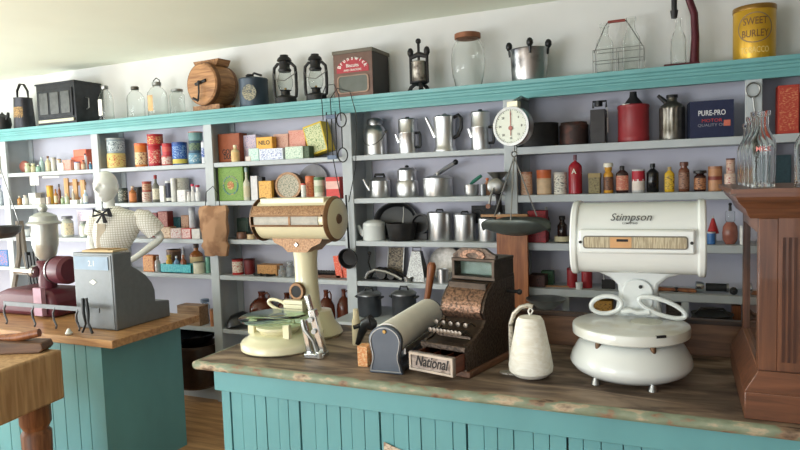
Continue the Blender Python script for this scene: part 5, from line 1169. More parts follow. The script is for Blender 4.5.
# ------------------------------------------------------------------ cream drum scale
o = thing('cream_scale', 'cream and gold drum counter scale with a round green glass plate', 'scale', (-1.5, 2.2, ZR+.001))
bc = (-1.522+1.5, 2.135-2.2)
CH = mat('scale_gold_trim', (128, 96, 68), .4, .5, var=.2, scale=30)
MB().lathe([(.152, 0), (.16, .006), (.16, .028), (.153, .038), (.136, .044), (.128, .054), (.118, .062), (.09, .066), (.001, .066)], 44, T(*bc, 0)).lathe([(.1, 0), (.108, .01), (.1, .03), (.075, .06), (.06, .11), (.001, .12)], 36, T(.02, .17, 0)).box(-.09, .09, -.02, .16, 0, .04).build('base', CREAM, o)
b = MB()
for an in (200, 320, 80): 
    x, y = bc[0]+.115*math.cos(math.radians(an)), bc[1]+.115*math.sin(math.radians(an))
    b.box(x-.014, x+.014, y-.01, y+.01, .06, .123)
b.lathe([(.07, .06), (.095, .085), (.095, .095), (.06, .1), (.001, .1)], 32, T(*bc, 0)).tube([(bc[0]-.1, bc[1]-.04, .118), (bc[0]+.1, bc[1]-.04, .118)], .008, 8)
b.build('plate_support', CREAM, o)
MB().lathe([(.001, .124), (.160, .124), (.164, .126), (.164, .13), (.160, .132), (.001, .132)], 56, T(*bc, 0)).build('glass_plate', GGLASS, o)
kx, ky = -.012, .14
b = MB().lathe([(.085, .02), (.068, .07), (.056, .15), (.05, .25), (.05, .34), (.056, .39), (.06, .42)], 36, T(kx, ky, 0))
b.build('column', CREAM, o)
kz = at(300, 291.5, 2.28).z-ZR
MB().lathe([(.026, 0), (.036, 0), (.04, .012), (.036, .022), (.026, .022)], 28, T(kx-.01, ky-.05, kz) @ RX(90), close=True).build('level_ring', CH, o)
MB().lathe([(.001, .0), (.029, .0), (.029, .014), (.001, .015)], 24, T(kx-.01, ky-.055, kz) @ RX(90)).build('level_glass', BLACKM, o)
sb = MB(); 
for q in range(5): sb.box(-.045, .05, -.012+.0, .014, .0+q*.019, .015+q*.019, T(kx-.012, ky-.09, .084))
sb.box(-.04, .045, -.002, .02, 0, .09, T(kx-.012, ky-.09, .084)).build('slatted_poise', CREAM, o)
MB().tube([(kx-.095+.052*math.cos(a), ky-.085, .148+.02*math.sin(a)-.012*math.cos(a)) for a in [2*pi*k/20 for k in range(20)]], .007, 8, True).build('poise_handle', CREAM, o)
dc = at(297, 219, 2.3)-Vector((-1.5, 2.2, ZR+.001)); XA, XB = at(264, 219, 2.3).x+1.5, at(335, 219, 2.3).x+1.5
DR = .087
A = Matrix.Translation((0, dc.y, dc.z)) @ RY(90)
MB().lathe([(DR, XA+.01), (DR, XB)], 48, A).build('drum_housing', CREAM, o)
MB().box(XA+.02, XB-.02, dc.y-.05, dc.y+.06, dc.z+DR-.02, dc.z+DR+.006).build('top_plate', CREAM, o, bevel=.004)
def arc(r0, r1, x0, x1, t0, t1, name, m):
    MB().lathe([(r0, x0), (r1, x0), (r1, x1), (r0, x1)], 14, A, close=True, a0=math.radians(270-t1), a1=math.radians(270-t0)).build(name, m, o)
arc(DR, DR+.008, XA, XB-.0, 14, 40, 'gold_band', GOLD)
arc(DR, DR+.010, XA, XB-.01, 10, 14, 'window_trim', CH); arc(DR, DR+.010, XA, XB-.01, -16, -12, 'window_trim', CH)
arc(DR, DR+.004, XA+.012, XB-.03, -12, 10, 'reading_window', mat('window_chart', (176, 172, 162), .5, 0, var=.12, scale=50))
arc(DR, DR+.007, XA+.19, XA+.2, -12, 10, 'window_trim', CH)
for s, xx in ((1, XB), (-1, XA)):
    MB().lathe([(.001, xx-.008), (DR+.006, xx-.006), (DR+.010, xx), (DR+.006, xx+s*.008), (DR+.0, xx+s*.014), (.001, xx+s*.012)], 48, A).build('end_rim', CH, o)
    MB().lathe([(.001, xx+s*.013), (DR-.001, xx+s*.013), (DR-.006, xx+s*.017), (.001, xx+s*.019)], 48, A).build('end_cap', CREAM, o)
    MB().lathe([(.001, xx+s*.018), (.022, xx+s*.018), (.018, xx+s*.024), (.001, xx+s*.024)], 20, A).build('hub', mat('brown_hub', (120, 90, 66), .4, .4, var=.15), o)
bz = dc.z-DR
br = [(-.135, .012), (.135, .012), (.118, -.015), (.075, -.032), (.05, -.055), (-.05, -.055), (-.075, -.032), (-.118, -.015)]
MB().prism([(kx+x_*.98, bz+z_) for x_, z_ in br], ky-.065, ky+.06).build('gold_bracket', GOLD, o)
MB().lathe([(.001, 0), (.01, 0), (.01, .004), (.001, .004)], 4, T(kx, ky-.068, bz-.022) @ RX(90)).build('white_emblem', WHITE, o)

# ------------------------------------------------------------------ chrome tool in front of it
p = atz(319, 356, ZR)
o = thing('chrome_opener', 'upright chrome lever tool standing before the cream scale', 'tool', (p.x, p.y-.015, ZR+.001), 10)
MB().box(-.042, .04, -.03, .03, 0, .02).lathe([(.016, .0), (.016, .028), (.001, .033)], 14, T(.022, -.02, 0)).build('foot', CHROME, o, bevel=.004)
MB().box(-.036, -.014, -.012, .012, .015, .15, RY(-9)).build('left_arm', CHROME, o, bevel=.004)
MB().box(-.014, .014, -.016, .016, .0, .175, T(.026, 0, .015) @ RY(-12)).box(-.009, .009, -.012, .012, .17, .235, T(.026, 0, .015) @ RY(-14)).build('right_arm', CHROME, o, bevel=.004)
MB().cyl(.011, -.026, .026, 14, T(-.012, 0, .15) @ RX(90)).cyl(.01, -.026, .026, 14, T(.0, 0, .105) @ RX(90)).build('pivot', STEEL, o)
MB().tube([(-.046, -.02, .15), (-.036, -.024, .11), (-.004, -.024, .07), (.012, -.024, .02)], .007, 8).build('link', STEEL, o)
# candle, black crank and orange box
p = atz(357, 345, ZR)
o = thing('cream_candle', 'cream cylinder with a tapering top standing left of the paper cutter', 'candle', (p.x, p.y, ZR+.001))
MB().lathe([(.017, 0), (.019, .005), (.018, .1), (.013, .112), (.011, .15), (.001, .153)], 20).build('candle_body', mat('cream_wax', (222, 208, 172), .5, var=.06), o)
p = atz(363, 350, ZR)
o = thing('black_crank', 'black iron crank leaning beside the cream cylinder', 'tool', (p.x, p.y+.03, ZR+.001))
MB().tube([(-.04, 0, .012), (-.02, 0, .06), (.0, 0, .1), (.03, 0, .115)], [.01, .016, .024, .026], 10).ball((.02, 0, .1), .03, 12, 1.1, .7, .9).tube([(.0, 0, .1), (-.045, -.02, .085)], .009, 8).build('crank_body', BLACK, o)
p = atz(362.5, 367, ZR)
o = thing('orange_box', 'small orange carton standing against the left of the paper cutter', 'box', (p.x, p.y, ZR+.001), 6)
MB().box(-.018, .02, 0, .05, 0, .075).build('carton', printed((214, 140, 86), (226, 190, 140), .45), o, bevel=.001)
# ------------------------------------------------------------------ paper roll cutter
p = atz(386, 374, ZR)
o = thing('paper_cutter', 'dark grey counter paper cutter holding a white paper roll', 'paper cutter', (p.x, p.y, ZR+.001), 3)
GB = mat('blue_grey_iron', (86, 92, 102), .42, .5, var=.12, scale=10)
def plate(sx=1.):
    pts = [(-.073, 0), (-.07, .03), (-.06, .065), (-.058, .09)]
    up = [(.072*math.cos(a), .155+.075*math.sin(a)) for a in [pi*k/18 for k in range(19)]]
    L_ = [(-.073, 0), (-.068, .03), (-.06, .06), (-.06, .09), (-.067, .12)]
    R2 = [(.067, .12), (.06, .09), (.06, .06), (.068, .03), (.073, 0)]
    return [(x_*sx*.87, z_*.74) for x_, z_ in (R2[::-1]+up+L_[::-1])]
pl = plate()
LEN = .48
MB().prism(pl, 0, .018).build('end_plate', GB, o, bevel=.003)
inn = [(x_*.9, .008+z_*.92) for x_, z_ in pl]; inn2 = [(x_*.85, .011+z_*.885) for x_, z_ in pl]
frame_loop(inn, inn2, -.004, .001).build('raised_bead', STEEL, o)
MB().prism(plate(.95), LEN, LEN+.018).build('end_plate', GB, o, bevel=.003)
MB().cyl(.06, .022, LEN-.004, 40, T(0, 0, .114) @ RX(-90)).build('paper_roll', PAPER, o)
MB().box(-.055, .055, .018, LEN, .004, .02).box(.045, .056, .018, LEN, .035, .05).build('bed', GB, o)
MB().box(.062, .07, .018, LEN, .07, .09).build('cutter_blade', STEEL, o)
MB().lathe([(.001, 0), (.008, 0), (.006, .004), (.001, .004)], 12, T(.0, -.001, .15) @ RX(90)).build('screw', mat('brass', (160, 130, 80), .35, .9), o)
# wooden stick behind the roll
p0 = at(433, 262, 2.53); p1 = at(427, 300, 2.52)
o = thing('wooden_masher', 'brown wooden masher standing upright behind the white paper roll', 'masher', (p1.x-.02, 2.52, ZR+.001))
dz = p0.z-ZR-.001; dx = p0.x-p1.x+.02
MB().tube([(0, 0, .06), (dx*.5, 0, dz*.55), (dx*.8, 0, dz*.8), (dx*.95, 0, dz*.95), (dx, 0, dz)], [.013, .014, .017, .02, .012], 14).build('handle', HANDLE, o)
MB().lathe([(.035, 0), (.038, .01), (.03, .06), (.012, .08)], 20).build('head', HANDLE, o)

# ------------------------------------------------------------------ brass cash register
RW = .18
o = thing('cash_register', 'ornate dark bronze cash register with its drawer open', 'cash register', (-.663, 1.985, ZR+.001), -13)
BRZ = mat('worn_bronze', (96, 82, 72), .42, .75, c2=(60, 51, 46), spot=.47, scale=90, bump=.8, soft=.12)
BRZF = mat('copper_relief', (150, 116, 96), .4, .75, c2=(76, 62, 54), spot=.47, scale=95, bump=1., soft=.12)
BRD = mat('dark_bronze', (70, 60, 52), .42, .75, var=.3, scale=24, bump=.3)
MB().box(-RW-.012, .012, -.0, .39, 0, .022).build('wooden_plinth', wood('plinth_wood', (128, 86, 58), (80, 52, 36), 1, 5, .5), o, bevel=.003)
prof = [(0, .022), (0, .105), (.012, .112), (.05, .118), (.12, .15), (.135, .172), (.118, .2), (.13, .235), (.16, .27), (.2, .295), (.215, .3), (.36, .3), (.36, .022)]
for x0, x1 in ((-RW, -RW+.012), (-.012, 0)): MB().prism(prof, x0, x1, 'x').build('side_panel', BRZ, o)
MB().prism([(.02, .105), (.05, .112), (.12, .144), (.14, .17), (.14, .022), (.02, .1)], -RW+.012, -.012, 'x').build('key_deck', BRD, o)
curv = [(.135, .172), (.118, .2), (.124, .222), (.136, .244), (.156, .266), (.18, .286), (.2, .296)]
b = MB(); n = len(curv); vs = []
for y_, z_ in curv: vs += [(-RW+.01, y_-.006, z_), (-.01, y_-.006, z_)]
for y_, z_ in curv: vs += [(-RW+.01, y_+.03, z_-.01), (-.01, y_+.03, z_-.01)]
fs = [(2*i, 2*i+1, 2*i+3, 2*i+2) for i in range(n-1)]+[(2*n+2*i, 2*n+2*i+2, 2*n+2*i+3, 2*n+2*i+1) for i in range(n-1)]+[(0, 2*n, 2*n+1, 1), (2*n-2, 2*n-1, 4*n-1, 4*n-2)]
fs += [(2*i, 2*i+2, 2*n+2*i+2, 2*n+2*i) for i in range(n-1)]+[(2*i+1, 2*n+2*i+1, 2*n+2*i+3, 2*i+3) for i in range(n-1)]
b.add(vs, fs).build('ornate_front', BRZF, o, smooth=60)
MB().box(-RW+.012, -.012, .16, .36, .022, .295).build('rear_case', BRD, o)
# sign box with glass window
MB().box(-RW-.002, .002, .205, .355, .298, .312).box(-RW-.002, .002, .205, .355, .366, .378).box(-RW, -RW+.012, .205, .355, .31, .37).box(-.012, 0, .205, .355, .31, .37).box(-RW, 0, .34, .355, .31, .37).build('sign_box', BRD, o, bevel=.002)
MB().box(-RW+.012, -.012, .212, .216, .312, .366).build('sign_glass', PANE, o)
MB().box(-RW+.012, -.012, .25, .255, .312, .366).build('sign_flags', mat('sign_card', (120, 140, 134), .3, var=.25, scale=14), o)
cr = [(-RW, .378), (-RW, .39), (-RW*.8, .415), (-RW*.25, .415), (-.02, .398), (0, .39), (0, .378)]
MB().prism(cr, .215, .235).build('crest', BRZ, o)
MB().lathe([(.02, 0), (.04, 0), (.04, .006), (.02, .006)], 24, T(-RW*.52, .215, .388) @ RX(90) @ Matrix.Diagonal((1.3, .55, 1, 1)), close=True).build('crest_oval', BRZF, o)
for i in range(9):
    xk = -RW+.03+i*(RW-.06)/8
    for j in range(2):
        yk, zk = .035+.04*j, .118+.02*j
        if j == 1 and i % 2: continue
        kk = MB().tube([(xk, yk+.04, zk+.012), (xk, yk+.01, zk+.03), (xk, yk-.025, zk+.03)], .0035, 6).lathe([(.001, 0), (.0085, 0), (.0085, .005), (.001, .006)], 12, T(xk, yk-.025, zk+.03) @ RX(90))
        kk.build('key', mat('nickel_key', (112, 104, 96), .35, .85, var=.1), o)
MB().box(-RW+.02, -.02, .06, .075, .1, .126).build('key_rail', BRZ, o)
MB().box(-RW-.002, .002, -.012, .03, .088, .108).build('front_ledge', BRZ, o, bevel=.003)
dr = MB()
dr.box(-RW+.008, -.008, -.07, .02, .028, .034).box(-RW+.008, -RW+.016, -.07, .02, .028, .082).box(-.016, -.008, -.07, .02, .028, .082)
for q in (.33, .66): dr.box(-RW+.008+q*(RW-.016)-.003, -RW+.008+q*(RW-.016)+.003, -.07, .02, .028, .074)
dr.build('drawer', wood('drawer_wood', (132, 74, 52), (86, 46, 34), 1, 5, .5), o)
MB().box(-RW, 0, -.082, -.068, .024, .09).build('drawer_front', mat('pewter_plate', (150, 140, 134), .4, .6, c2=(112, 102, 96), spot=.45, scale=40, bump=.4), o, bevel=.002)
frame_loop([(-RW+.002, .026), (-.002, .026), (-.002, .088), (-RW+.002, .088)], [(-RW+.01, .034), (-.01, .034), (-.01, .08), (-RW+.01, .08)], -.086, -.08).build('drawer_border', mat('pewter_border', (176, 168, 158), .35, .7, var=.1), o)
lettering(o, 'National', .052, INK, T(-RW/2, -.083, .06), shear=.35, bold=.012, sx=.72)
MB().tube([(.0, .3, .25), (.05, .3, .25)], .007, 8).ball((.05, .3, .25), .011, 10).build('side_crank', IRON, o)

# ------------------------------------------------------------------ string holder
p = atz(527, 382, ZR)
o = thing('string_cone', 'tall cone of white string standing under the iron arch', 'string', (p.x, p.y+.06, ZR+.001))
STR = wood('wound_string', (247, 245, 236), (234, 229, 214), 0, 9, .85, .5)
MB().lathe([(.03, 0), (.055, .006), (.072, .022), (.074, .04), (.066, .09), (.054, .15), (.046, .19), (.038, .203), (.012, .206), (.001, .206)], 40).build('string_body', STR, o)
p2 = atz(508, 378, ZR)
o = thing('string_holder', 'pierced iron arch arm reaching over the white string cone', 'string holder', (p2.x, p.y+.07, ZR+.001))
tx = p.x-p2.x
arc_ = [(0, 0, .004), (0, 0, .1), (.0, 0, .17), (.012, 0, .208), (.035, 0, .232), (tx*.9, 0, .24), (tx+.008, 0, .236)]
MB().tube(arc_, .008, 8).build('arch_arm', mat('pale_iron', (186, 180, 168), .45, .5, c2=(96, 90, 82), spot=.4, scale=70), o)
MB().lathe([(.03, 0), (.03, .005), (.01, .008)], 20, Matrix.Diagonal((1.4, .7, 1, 1))).build('foot_plate', mat('pale_iron', (150, 144, 132), .45), o)
MB().tube([(tx, 0, .235), (tx-.006, -.008, .222), (tx, -.01, .209)], .003, 6).tube([(tx, 0, .235), (tx+.008, 0, .222), (tx, 0, .209)], .003, 6).build('string_end', PAPER, o)

# ------------------------------------------------------------------ white counter scale
o = thing('white_scale', 'large white enamelled counter scale with wide drum head and round platform', 'scale', (-.14, 2.2, ZR+.001), 0)
R0 = Vector((-.14, 2.2, ZR+.001))
rb = .5*(690-572)*2.25/F*.98
pc = atz(630, 389, ZR); by = pc.y+.128-R0.y; bx_ = pc.x-R0.x-.008
MB().lathe([(.12, .014), (.15, .018), (.178, .034), (.19, .05), (.192, .058), (.186, .08), (.168, .112), (.152, .13), (.12, .135), (.001, .135)], 56, T(bx_, by, 0)).build('base_bowl', WHITE, o)
for an in (-60, -130, 90): 
    MB().cyl(.016, 0, .022, 14, T(bx_+.15*math.cos(math.radians(an)), by+.15*math.sin(math.radians(an)), 0), .009).build('foot', STEEL, o)
for an in (-60, -125, 40, 140): MB().cyl(.009, .11, .145, 12, T(bx_+.152*math.cos(math.radians(an)), by+.152*math.sin(math.radians(an)), 0)).build('platform_pin', mat('rusty_pin', (110, 86, 66), .5, .5, var=.2), o)
MB().lathe([(.15, .142), (.177, .144), (.183, .149), (.184, .172), (.182, .178), (.176, .181), (.001, .181)], 56, T(bx_, by, 0)).build('platform', WCHIP, o)
MB().lathe([(.001, .181), (.05, .181), (.05, .1816), (.001, .1816)], 32, T(bx_+.05, by+.03, 0)).build('platform_spot', mat('worn_spot', (206, 206, 190), .3, var=.03), o)
MB().lathe([(.178, .174), (.1848, .174), (.1848, .1815), (.178, .1815)], 6, T(bx_, by, 0), close=True, a0=math.radians(-62), a1=math.radians(-52)).build('enamel_chip', IRON, o)
# neck
ny = .13
def slab(pts, y0, y1): return MB().prism(pts, y0, y1)
nk = [(-.085, .1), (.085, .1), (.074, .2), (.062, .265), (.068, .29), (.095, .315), (.15, .333), (.2, .343), (.2, .372), (-.185, .372), (-.185, .343), (-.14, .333), (-.09, .312), (-.066, .288), (-.062, .26), (-.074, .2)]
slab(nk, ny-.05, ny+.06).build('neck', WHITE, o, bevel=.012)
MB().box(-.09, .09, ny-.09, ny+.08, 0.03, .13).build('neck_foot', WHITE, o, bevel=.02)
dpl = rrect(-.05, .05, .19, .31, .045, 8)
MB().prism(dpl, ny-.06, ny-.048).build('neck_door', WHITE, o, bevel=.004)
for x_, z_ in ((.0, .285), (-.0, .345)): MB().cyl(.006, 0, .006, 10, T(x_+.01, ny-.06 if z_ < .3 else ny-.05, z_) @ RX(90)).build('screw', IRON, o)
# oval hand loops
for s in (-1, 1):
    cx, la, lb, tl = ((-.1, .05, .03, -.006) if s < 0 else (.078, .072, .026, .022))
    MB().tube([(cx+la*math.cos(a), ny-.085, .222+lb*math.sin(a)-tl*math.cos(a)) for a in [2*pi*k/28 for k in range(28)]], .0078, 8, True).build('hand_loop', WHITE, o)
MB().tube([(-.05, ny-.085, .2), (-.02, ny-.09, .207), (0, ny-.09, .2), (.04, ny-.09, .205)], .0085, 8).tube([(-.04, ny-.085, .2), (-.03, ny-.03, .21)], .012, 8).tube([(.05, ny-.085, .2), (.04, ny-.03, .21)], .012, 8).build('loop_bar', WHITE, o)
# drum head
hz = at(640, 240, 2.25).z-R0.z+.01
HA, HB_ = at(576, 240, 2.2).x-R0.x, at(702, 240, 2.2).x-R0.x
def sup(a, bq, n=40, e=3.2):
    out = []
    for k in range(n):
        t_ = 2*pi*k/n; c_, s_ = math.cos(t_), math.sin(t_)
        out.append((a*math.copysign(abs(c_)**(2/e), c_), bq*math.copysign(abs(s_)**(2/e), s_)))
    return out
hy = .05
def hp(a, bq): return [(hy+y_+(.03*max(0, z_)/bq if y_ < 0 else 0), hz+z_) for y_, z_ in sup(a, bq)]
MB().prism(hp(.115, .118), HA+.005, HB_-.005, 'x').build('drum_housing', WHITE, o, smooth=35)
for xx, s in ((HA, -1), (HB_, 1)): MB().prism(hp(.122, .125), xx-.012, xx+.012, 'x').build('end_cap', WHITE, o, smooth=35, bevel=.006)
fz0, fz1 = hz-.042, hz+.036
yf = hy-.115
MB().box(HA+.02, HB_-.02, yf-.014, yf+.03, fz0, fz1).build('bezel', WHITE, o, bevel=.007)
MB().prism(rrect(HA+.034, HB_-.04, hz-.026, hz+.016, .01), yf-.0165, yf-.012).build('window_frame', mat('window_frame_brown', (110, 104, 92), .4, var=.1), o)  # grey brown frame around the chart window
m = mat('chart_strip', (190, 176, 142), .4, c2=(150, 134, 100), spot=.5, scale=90, stretch=(3, 1, .25), coat=.5)
MB().prism(rrect(HA+.038, HB_-.044, hz-.022, hz+.012, .008), yf-.0185, yf-.016).build('chart_window', m, o)
cxm = (HA+HB_)/2-.04
MB().box(cxm-.035, cxm+.03, yf-.0205, yf-.018, hz-.022, hz+.012).build('orange_indicator', mat('orange_indicator', (206, 158, 108), .4, var=.06), o)
MB().box(cxm-.015, cxm+.02, yf-.0215, yf-.02, hz-.002, hz+.006).build('indicator_mark', INK, o)
for xx in (HA+.026, HB_-.03): MB().cyl(.005, 0, .004, 10, T(xx, yf-.014, hz-.005) @ RX(90)).build('screw', IRON, o)
# maker's lettering follows the slope of the upper front
tx0 = (HA+HB_)/2-.015
lettering(o, 'Stimpson', .034, mat('grey_script', (78, 80, 80), .5, var=.1), T(tx0, yf+.0178, hz+.073) @ RX(-14), shear=.3, bold=.006)
lettering(o, 'COMPUTING', .008, INK, T(tx0-.002, yf+.0125, hz+.054) @ RX(-14), bold=.02)

# ------------------------------------------------------------------ display case at the right
zt_ = 1.543
o = thing('display_case', 'tall reddish brown wooden display case with glass sides at the right picture edge', 'display case', (.165, 1.905, ZR+.001))
H = zt_-ZR
CW, CD = .62, .5
MB().box(-.012, CW+.012, -.012, CD+.012, 0, .075).build('base', CHERRYX, o, bevel=.003)
MB().prism([(-.012, .075), (CW+.012, .075), (CW, .135), (0.02, .135)], -.012, CD).build('base_moulding', CHERRYX, o, bevel=.002)
for x_ in (0.02, CW-.045):
    for y_ in (.0, CD-.05): 
        MB().box(x_, x_+.045, y_, y_+.04, .12, H-.08).build('corner_post', CHERRY, o, bevel=.002)
MB().box(.065, .12, .0, .02, .12, H-.08).build('fluted_pilaster', CHERRY, o)
fb = MB()
for q in range(3): fb.box(.075+.013*q, .082+.013*q, -.003, .001, .16, H-.13)
fb.build('flute', mat('dark_flute', (70, 40, 28), .5, var=.2), o)
dr_ = MB()
dr_.box(.125, .17, .002, .022, .12, H-.08).box(CW-.1, CW-.05, .002, .022, .12, H-.08).box(.17, CW-.1, .002, .022, .12, .17).box(.17, CW-.1, .002, .022, H-.15, H-.08)
dr_.build('door', CHERRYX, o, bevel=.002)
MB().box(.17, CW-.1, .01, .013, .17, H-.15).build('door_glass', PANE, o)
MB().box(.03, .033, .04, CD-.05, .135, H-.08).build('side_glass', PANE, o)
MB().box(.02, .06, .04, CD-.05, .12, .145).build('side_rail', CHERRYY, o)
MB().box(.02, .06, .04, CD-.05, H-.12, H-.08).build('side_rail', CHERRYY, o)
MB().box(.02, CW, CD-.02, CD-.005, .12, H-.08).build('case_back', CHERRYX, o) if False else None
MB().box(.02, CW, 0, CD, .118, .125).build('floor_panel', CHERRYX, o)
cp = [(0, H-.08), (-.006, H-.07), (-.012, H-.055), (-.03, H-.035), (-.036, H-.022), (-.036, H-.012), (-.05, H-.012), (-.05, H)]
cb = MB()
for (e, z0), (e2, z1) in zip(cp[:-1], cp[1:]):
    q = [(e, z0), (e2, z1)]
    vs = []
    for ee, zz in q: vs += [(ee, ee, zz), (CW-ee, ee, zz), (CW-ee, CD-ee, zz), (ee, CD-ee, zz)]
    cb.add(vs, [(0, 1, 5, 4), (1, 2, 6, 5), (2, 3, 7, 6), (3, 0, 4, 7)])
e = -.05; cb.add([(e, e, H), (CW-e, e, H), (CW-e, CD-e, H), (e, CD-e, H)], [(0, 1, 2, 3)])
e = 0; cb.add([(e, e, H-.08), (CW-e, e, H-.08), (CW-e, CD-e, H-.08), (e, CD-e, H-.08)], [(3, 2, 1, 0)])
cb.build('cornice', CHERRYX, o, smooth=20)
q = at(793, 320, 2.05)
t = thing('framed_card', 'white and gold framed card inside the display case', 'frame', (q.x+.03, 2.08, ZR+.138), -10)
frame_loop([(-.05, 0), (.05, 0), (.05, .15), (-.05, .15)], [(-.035, .015), (.035, .015), (.035, .135), (-.035, .135)], 0, .012).build('frame_rim', mat('ivory_frame', (206, 200, 180), .5, var=.1), t)
MB().box(-.036, .036, .006, .01, .014, .136).build('frame_card', printed((196, 180, 150), (120, 100, 70)), t)
# bottles standing on the case
def place_bottle(label, xl, xr, yt, Y, band=None):
    zb = zt_+.002
    p_ = at((xl+xr)/2, 188, Y); r_ = (xr-xl)*depth(p_)*cosv(p_)/(2*F)
    h_ = at((xl+xr)/2, yt, Y).z-zb
    return milkbottle(label, (p_.x, Y, zb), r_, h_, band, 'milk bottles on the display case')
BG = [('frontmost clear milk bottle of the cluster on the display case with red print', 748, 776, 111, 1.96, ('MILK',)),
      ('second clear milk bottle behind the red printed one on the display case', 744, 770, 112, 2.06, None),
      ('third clear milk bottle in the row on the display case', 740, 764.5, 117, 2.16, None),
      ('rearmost clear milk bottle at the left end of the row on the display case', 736.5, 760, 124, 2.26, None)]
for lab, xl, xr, yt, Y, band in BG: place_bottle(lab, xl, xr, yt, Y, band)
place_bottle('clear milk bottle with red print cut by the right picture edge', 793, 823, 113, 1.94, ('DAIRY',))
# ================================================================== left hand counter
cr_ = atz(112, 341, ZL); bk_ = atz(202, 315, ZL)
LX, LY, LB = cr_.x, cr_.y, bk_.y
lc = thing('side_counter', 'teal panelled counter with a light oak top carrying the grey cash register', 'counter', (0, 0, 0))
MB().box(-4.6, LX, LY, LB, ZL-.042, ZL).build('worktop', wood('oak_worktop', (196, 150, 100), (150, 104, 64), 0, 5, .4, .1, .2), lc, bevel=.004)
b = MB(); x = at(102.5, 358, LY+.05).x-.025; k = 0
while x > -4.55:
    w_ = (.1, .085, .11)[k % 3]; b.box(x-w_+.004, x, LY+.05, LY+.065, 0, ZL-.042); x -= w_; k += 1
b.build('front_boards', TEAL, lc, bevel=.002)
PX = at(102.5, 358, LY+.05).x; PB = min(onX(184, 336, PX).y, LB-.02)
MB().box(PX-.024, PX, LY+.045, PB, 0, ZL-.042).build('end_panel', TEAL, lc)
MB().box(-4.5, PX-.03, LY+.07, PB, 0, ZL-.05).build('inner_carcass', mat('dark_carcass', (40, 60, 60), .7, var=.1), lc)
# grey register, seen from the customer's side
pL = atz(75.6, 328, ZL); pR = atz(119.4, 330.6, ZL)
X1 = pR.x; X0 = pL.x; Y0 = (pL.y+pR.y)/2
def sp(x, y): q = onX(x, y, X1); return (q.y-Y0, q.z-ZL)
o = thing('grey_cash_register', 'boxy grey steel cash register seen from the back on the oak counter', 'cash register', (X1, Y0, ZL+.001))
RG = mat('grey_hammer_paint', (116, 120, 123), .38, .3, var=.06, scale=30, bump=.05)
RGD = mat('dark_grey_paint', (108, 112, 114), .4, .3, var=.06, scale=30)
zt0 = sp(115.5, 253)[1]
pr_ = [(0, 0), (0, zt0)]+[sp(*q) for q in ((131, 252), (131.5, 266), (138, 269.5), (146, 275), (152, 282.5), (155, 290), (155.8, 301), (169.5, 300))]
yl = pr_[-1][0]; pr_.append((yl, 0))
W0 = X0-X1
MB().prism([(y_, z_) for y_, z_ in pr_], W0, 0, 'x').build('body', RG, o, bevel=.006)
MB().box(W0+.012, -.012, -.004, .0, .006, zt0-.012).build('back_plate', RG, o, bevel=.002)
MB().box(W0+.018, -.03, -.008, -.003, zt0*.78, zt0*.95).build('indicator_window', mat('blue_grey_window', (138, 158, 178), .5, var=.15, scale=10), o)
lettering(o, '2.1', .045, WHITEINK, T(W0*.5, -.0085, zt0*.86))
MB().prism([(W0*.5-.028, zt0*.62), (W0*.5, zt0*.585), (W0*.5+.028, zt0*.62), (W0*.5, zt0*.655)], -.007, -.003).build('white_emblem', WHITEINK, o)
t = thing('paper_slab', 'flat brown paper pad lying on top of the grey cash register', 'paper pad', (X1+W0*.42, Y0+.07, ZL+zt0+.002), 4)
MB().box(-.12, .1, -.05, .06, 0, .01).build('pad_sheets', TAN, t)
MB().box(-.1, .06, -.045, .05, .01, .014).build('top_sheet', mat('kraft', (170, 140, 100), .8, var=.1), t)
# coffee grinder
gp = atz(40, 319, ZL); GY = gp.y+.16
def gz(x, y): q = at(x, y, GY); return q.x, q.z-ZL
cx_, _ = gz(45, 240)
o = thing('coffee_grinder', 'maroon electric coffee grinder with a silver urn shaped hopper', 'grinder', (cx_, GY, ZL+.001))
MR = mat('maroon_enamel', (88, 36, 47), .42, .0, var=.1)
SV = mat('silver_hopper', (190, 192, 186), .32, .6, var=.05)
x0_, x1_ = gz(10, 300)[0]-cx_, gz(72, 300)[0]-cx_
hb_ = gz(40, 287)[1]
MB().prism([(x0_-.02, 0), (x1_, 0), (x1_, hb_*.75), (x1_-.05, hb_), (x0_+.14, hb_), (x0_+.04, hb_*.8), (x0_-.02, hb_*.35)], -.13, .13).build('base', MR, o, bevel=.03)
zh0, zh1, zl1, zl2 = gz(45, 260)[1], gz(45, 224)[1], gz(45, 212)[1], gz(45, 206)[1]
rh = (61-32)*depth(at(45, 240, GY))*cosv(at(45, 240, GY))/(2*F)
MB().lathe([(rh*.3, zh0-.02), (rh*.45, zh0), (rh*.75, zh0+.03), (rh*.95, zh0+.1), (rh*.96, zh0+.105), (rh, zh1)], 40).build('hopper', SV, o)
MB().lathe([(rh*1.25, zh1-.004), (rh*1.27, zh1+.006), (rh*1.05, zh1+.018), (rh*.95, zh1+.05), (rh*.6, zl1-.01), (rh*.25, zl1), (.001, zl1)], 40).build('hopper_lid', mat('pale_lid', (188, 190, 187), .4, .5, var=.05), o)
MB().ball((0, 0, zl1+.022), .028, 14).build('lid_knob', SV, o)
MB().lathe([(.05, hb_-.01), (.055, hb_+.04), (.045, zh0-.06), (.06, zh0-.01), (.05, zh0)], 24).build('neck', MR, o)
mx, mz = gz(63, 270); mx -= cx_
MB().lathe([(.045, mx-.08), (.075, mx-.07), (.088, mx-.03), (.088, mx+.05), (.07, mx+.07), (.001, mx+.07)], 32, T(0, 0, mz) @ RY(90)).build('motor', MR, o)
MB().lathe([(.078, mx-.068), (.085, mx-.068), (.088, mx-.054), (.08, mx-.054)], 32, T(0, 0, mz) @ RY(90), close=True).build('steel_ring', STEEL, o)
hx, hz_ = gz(24, 270); hx -= cx_
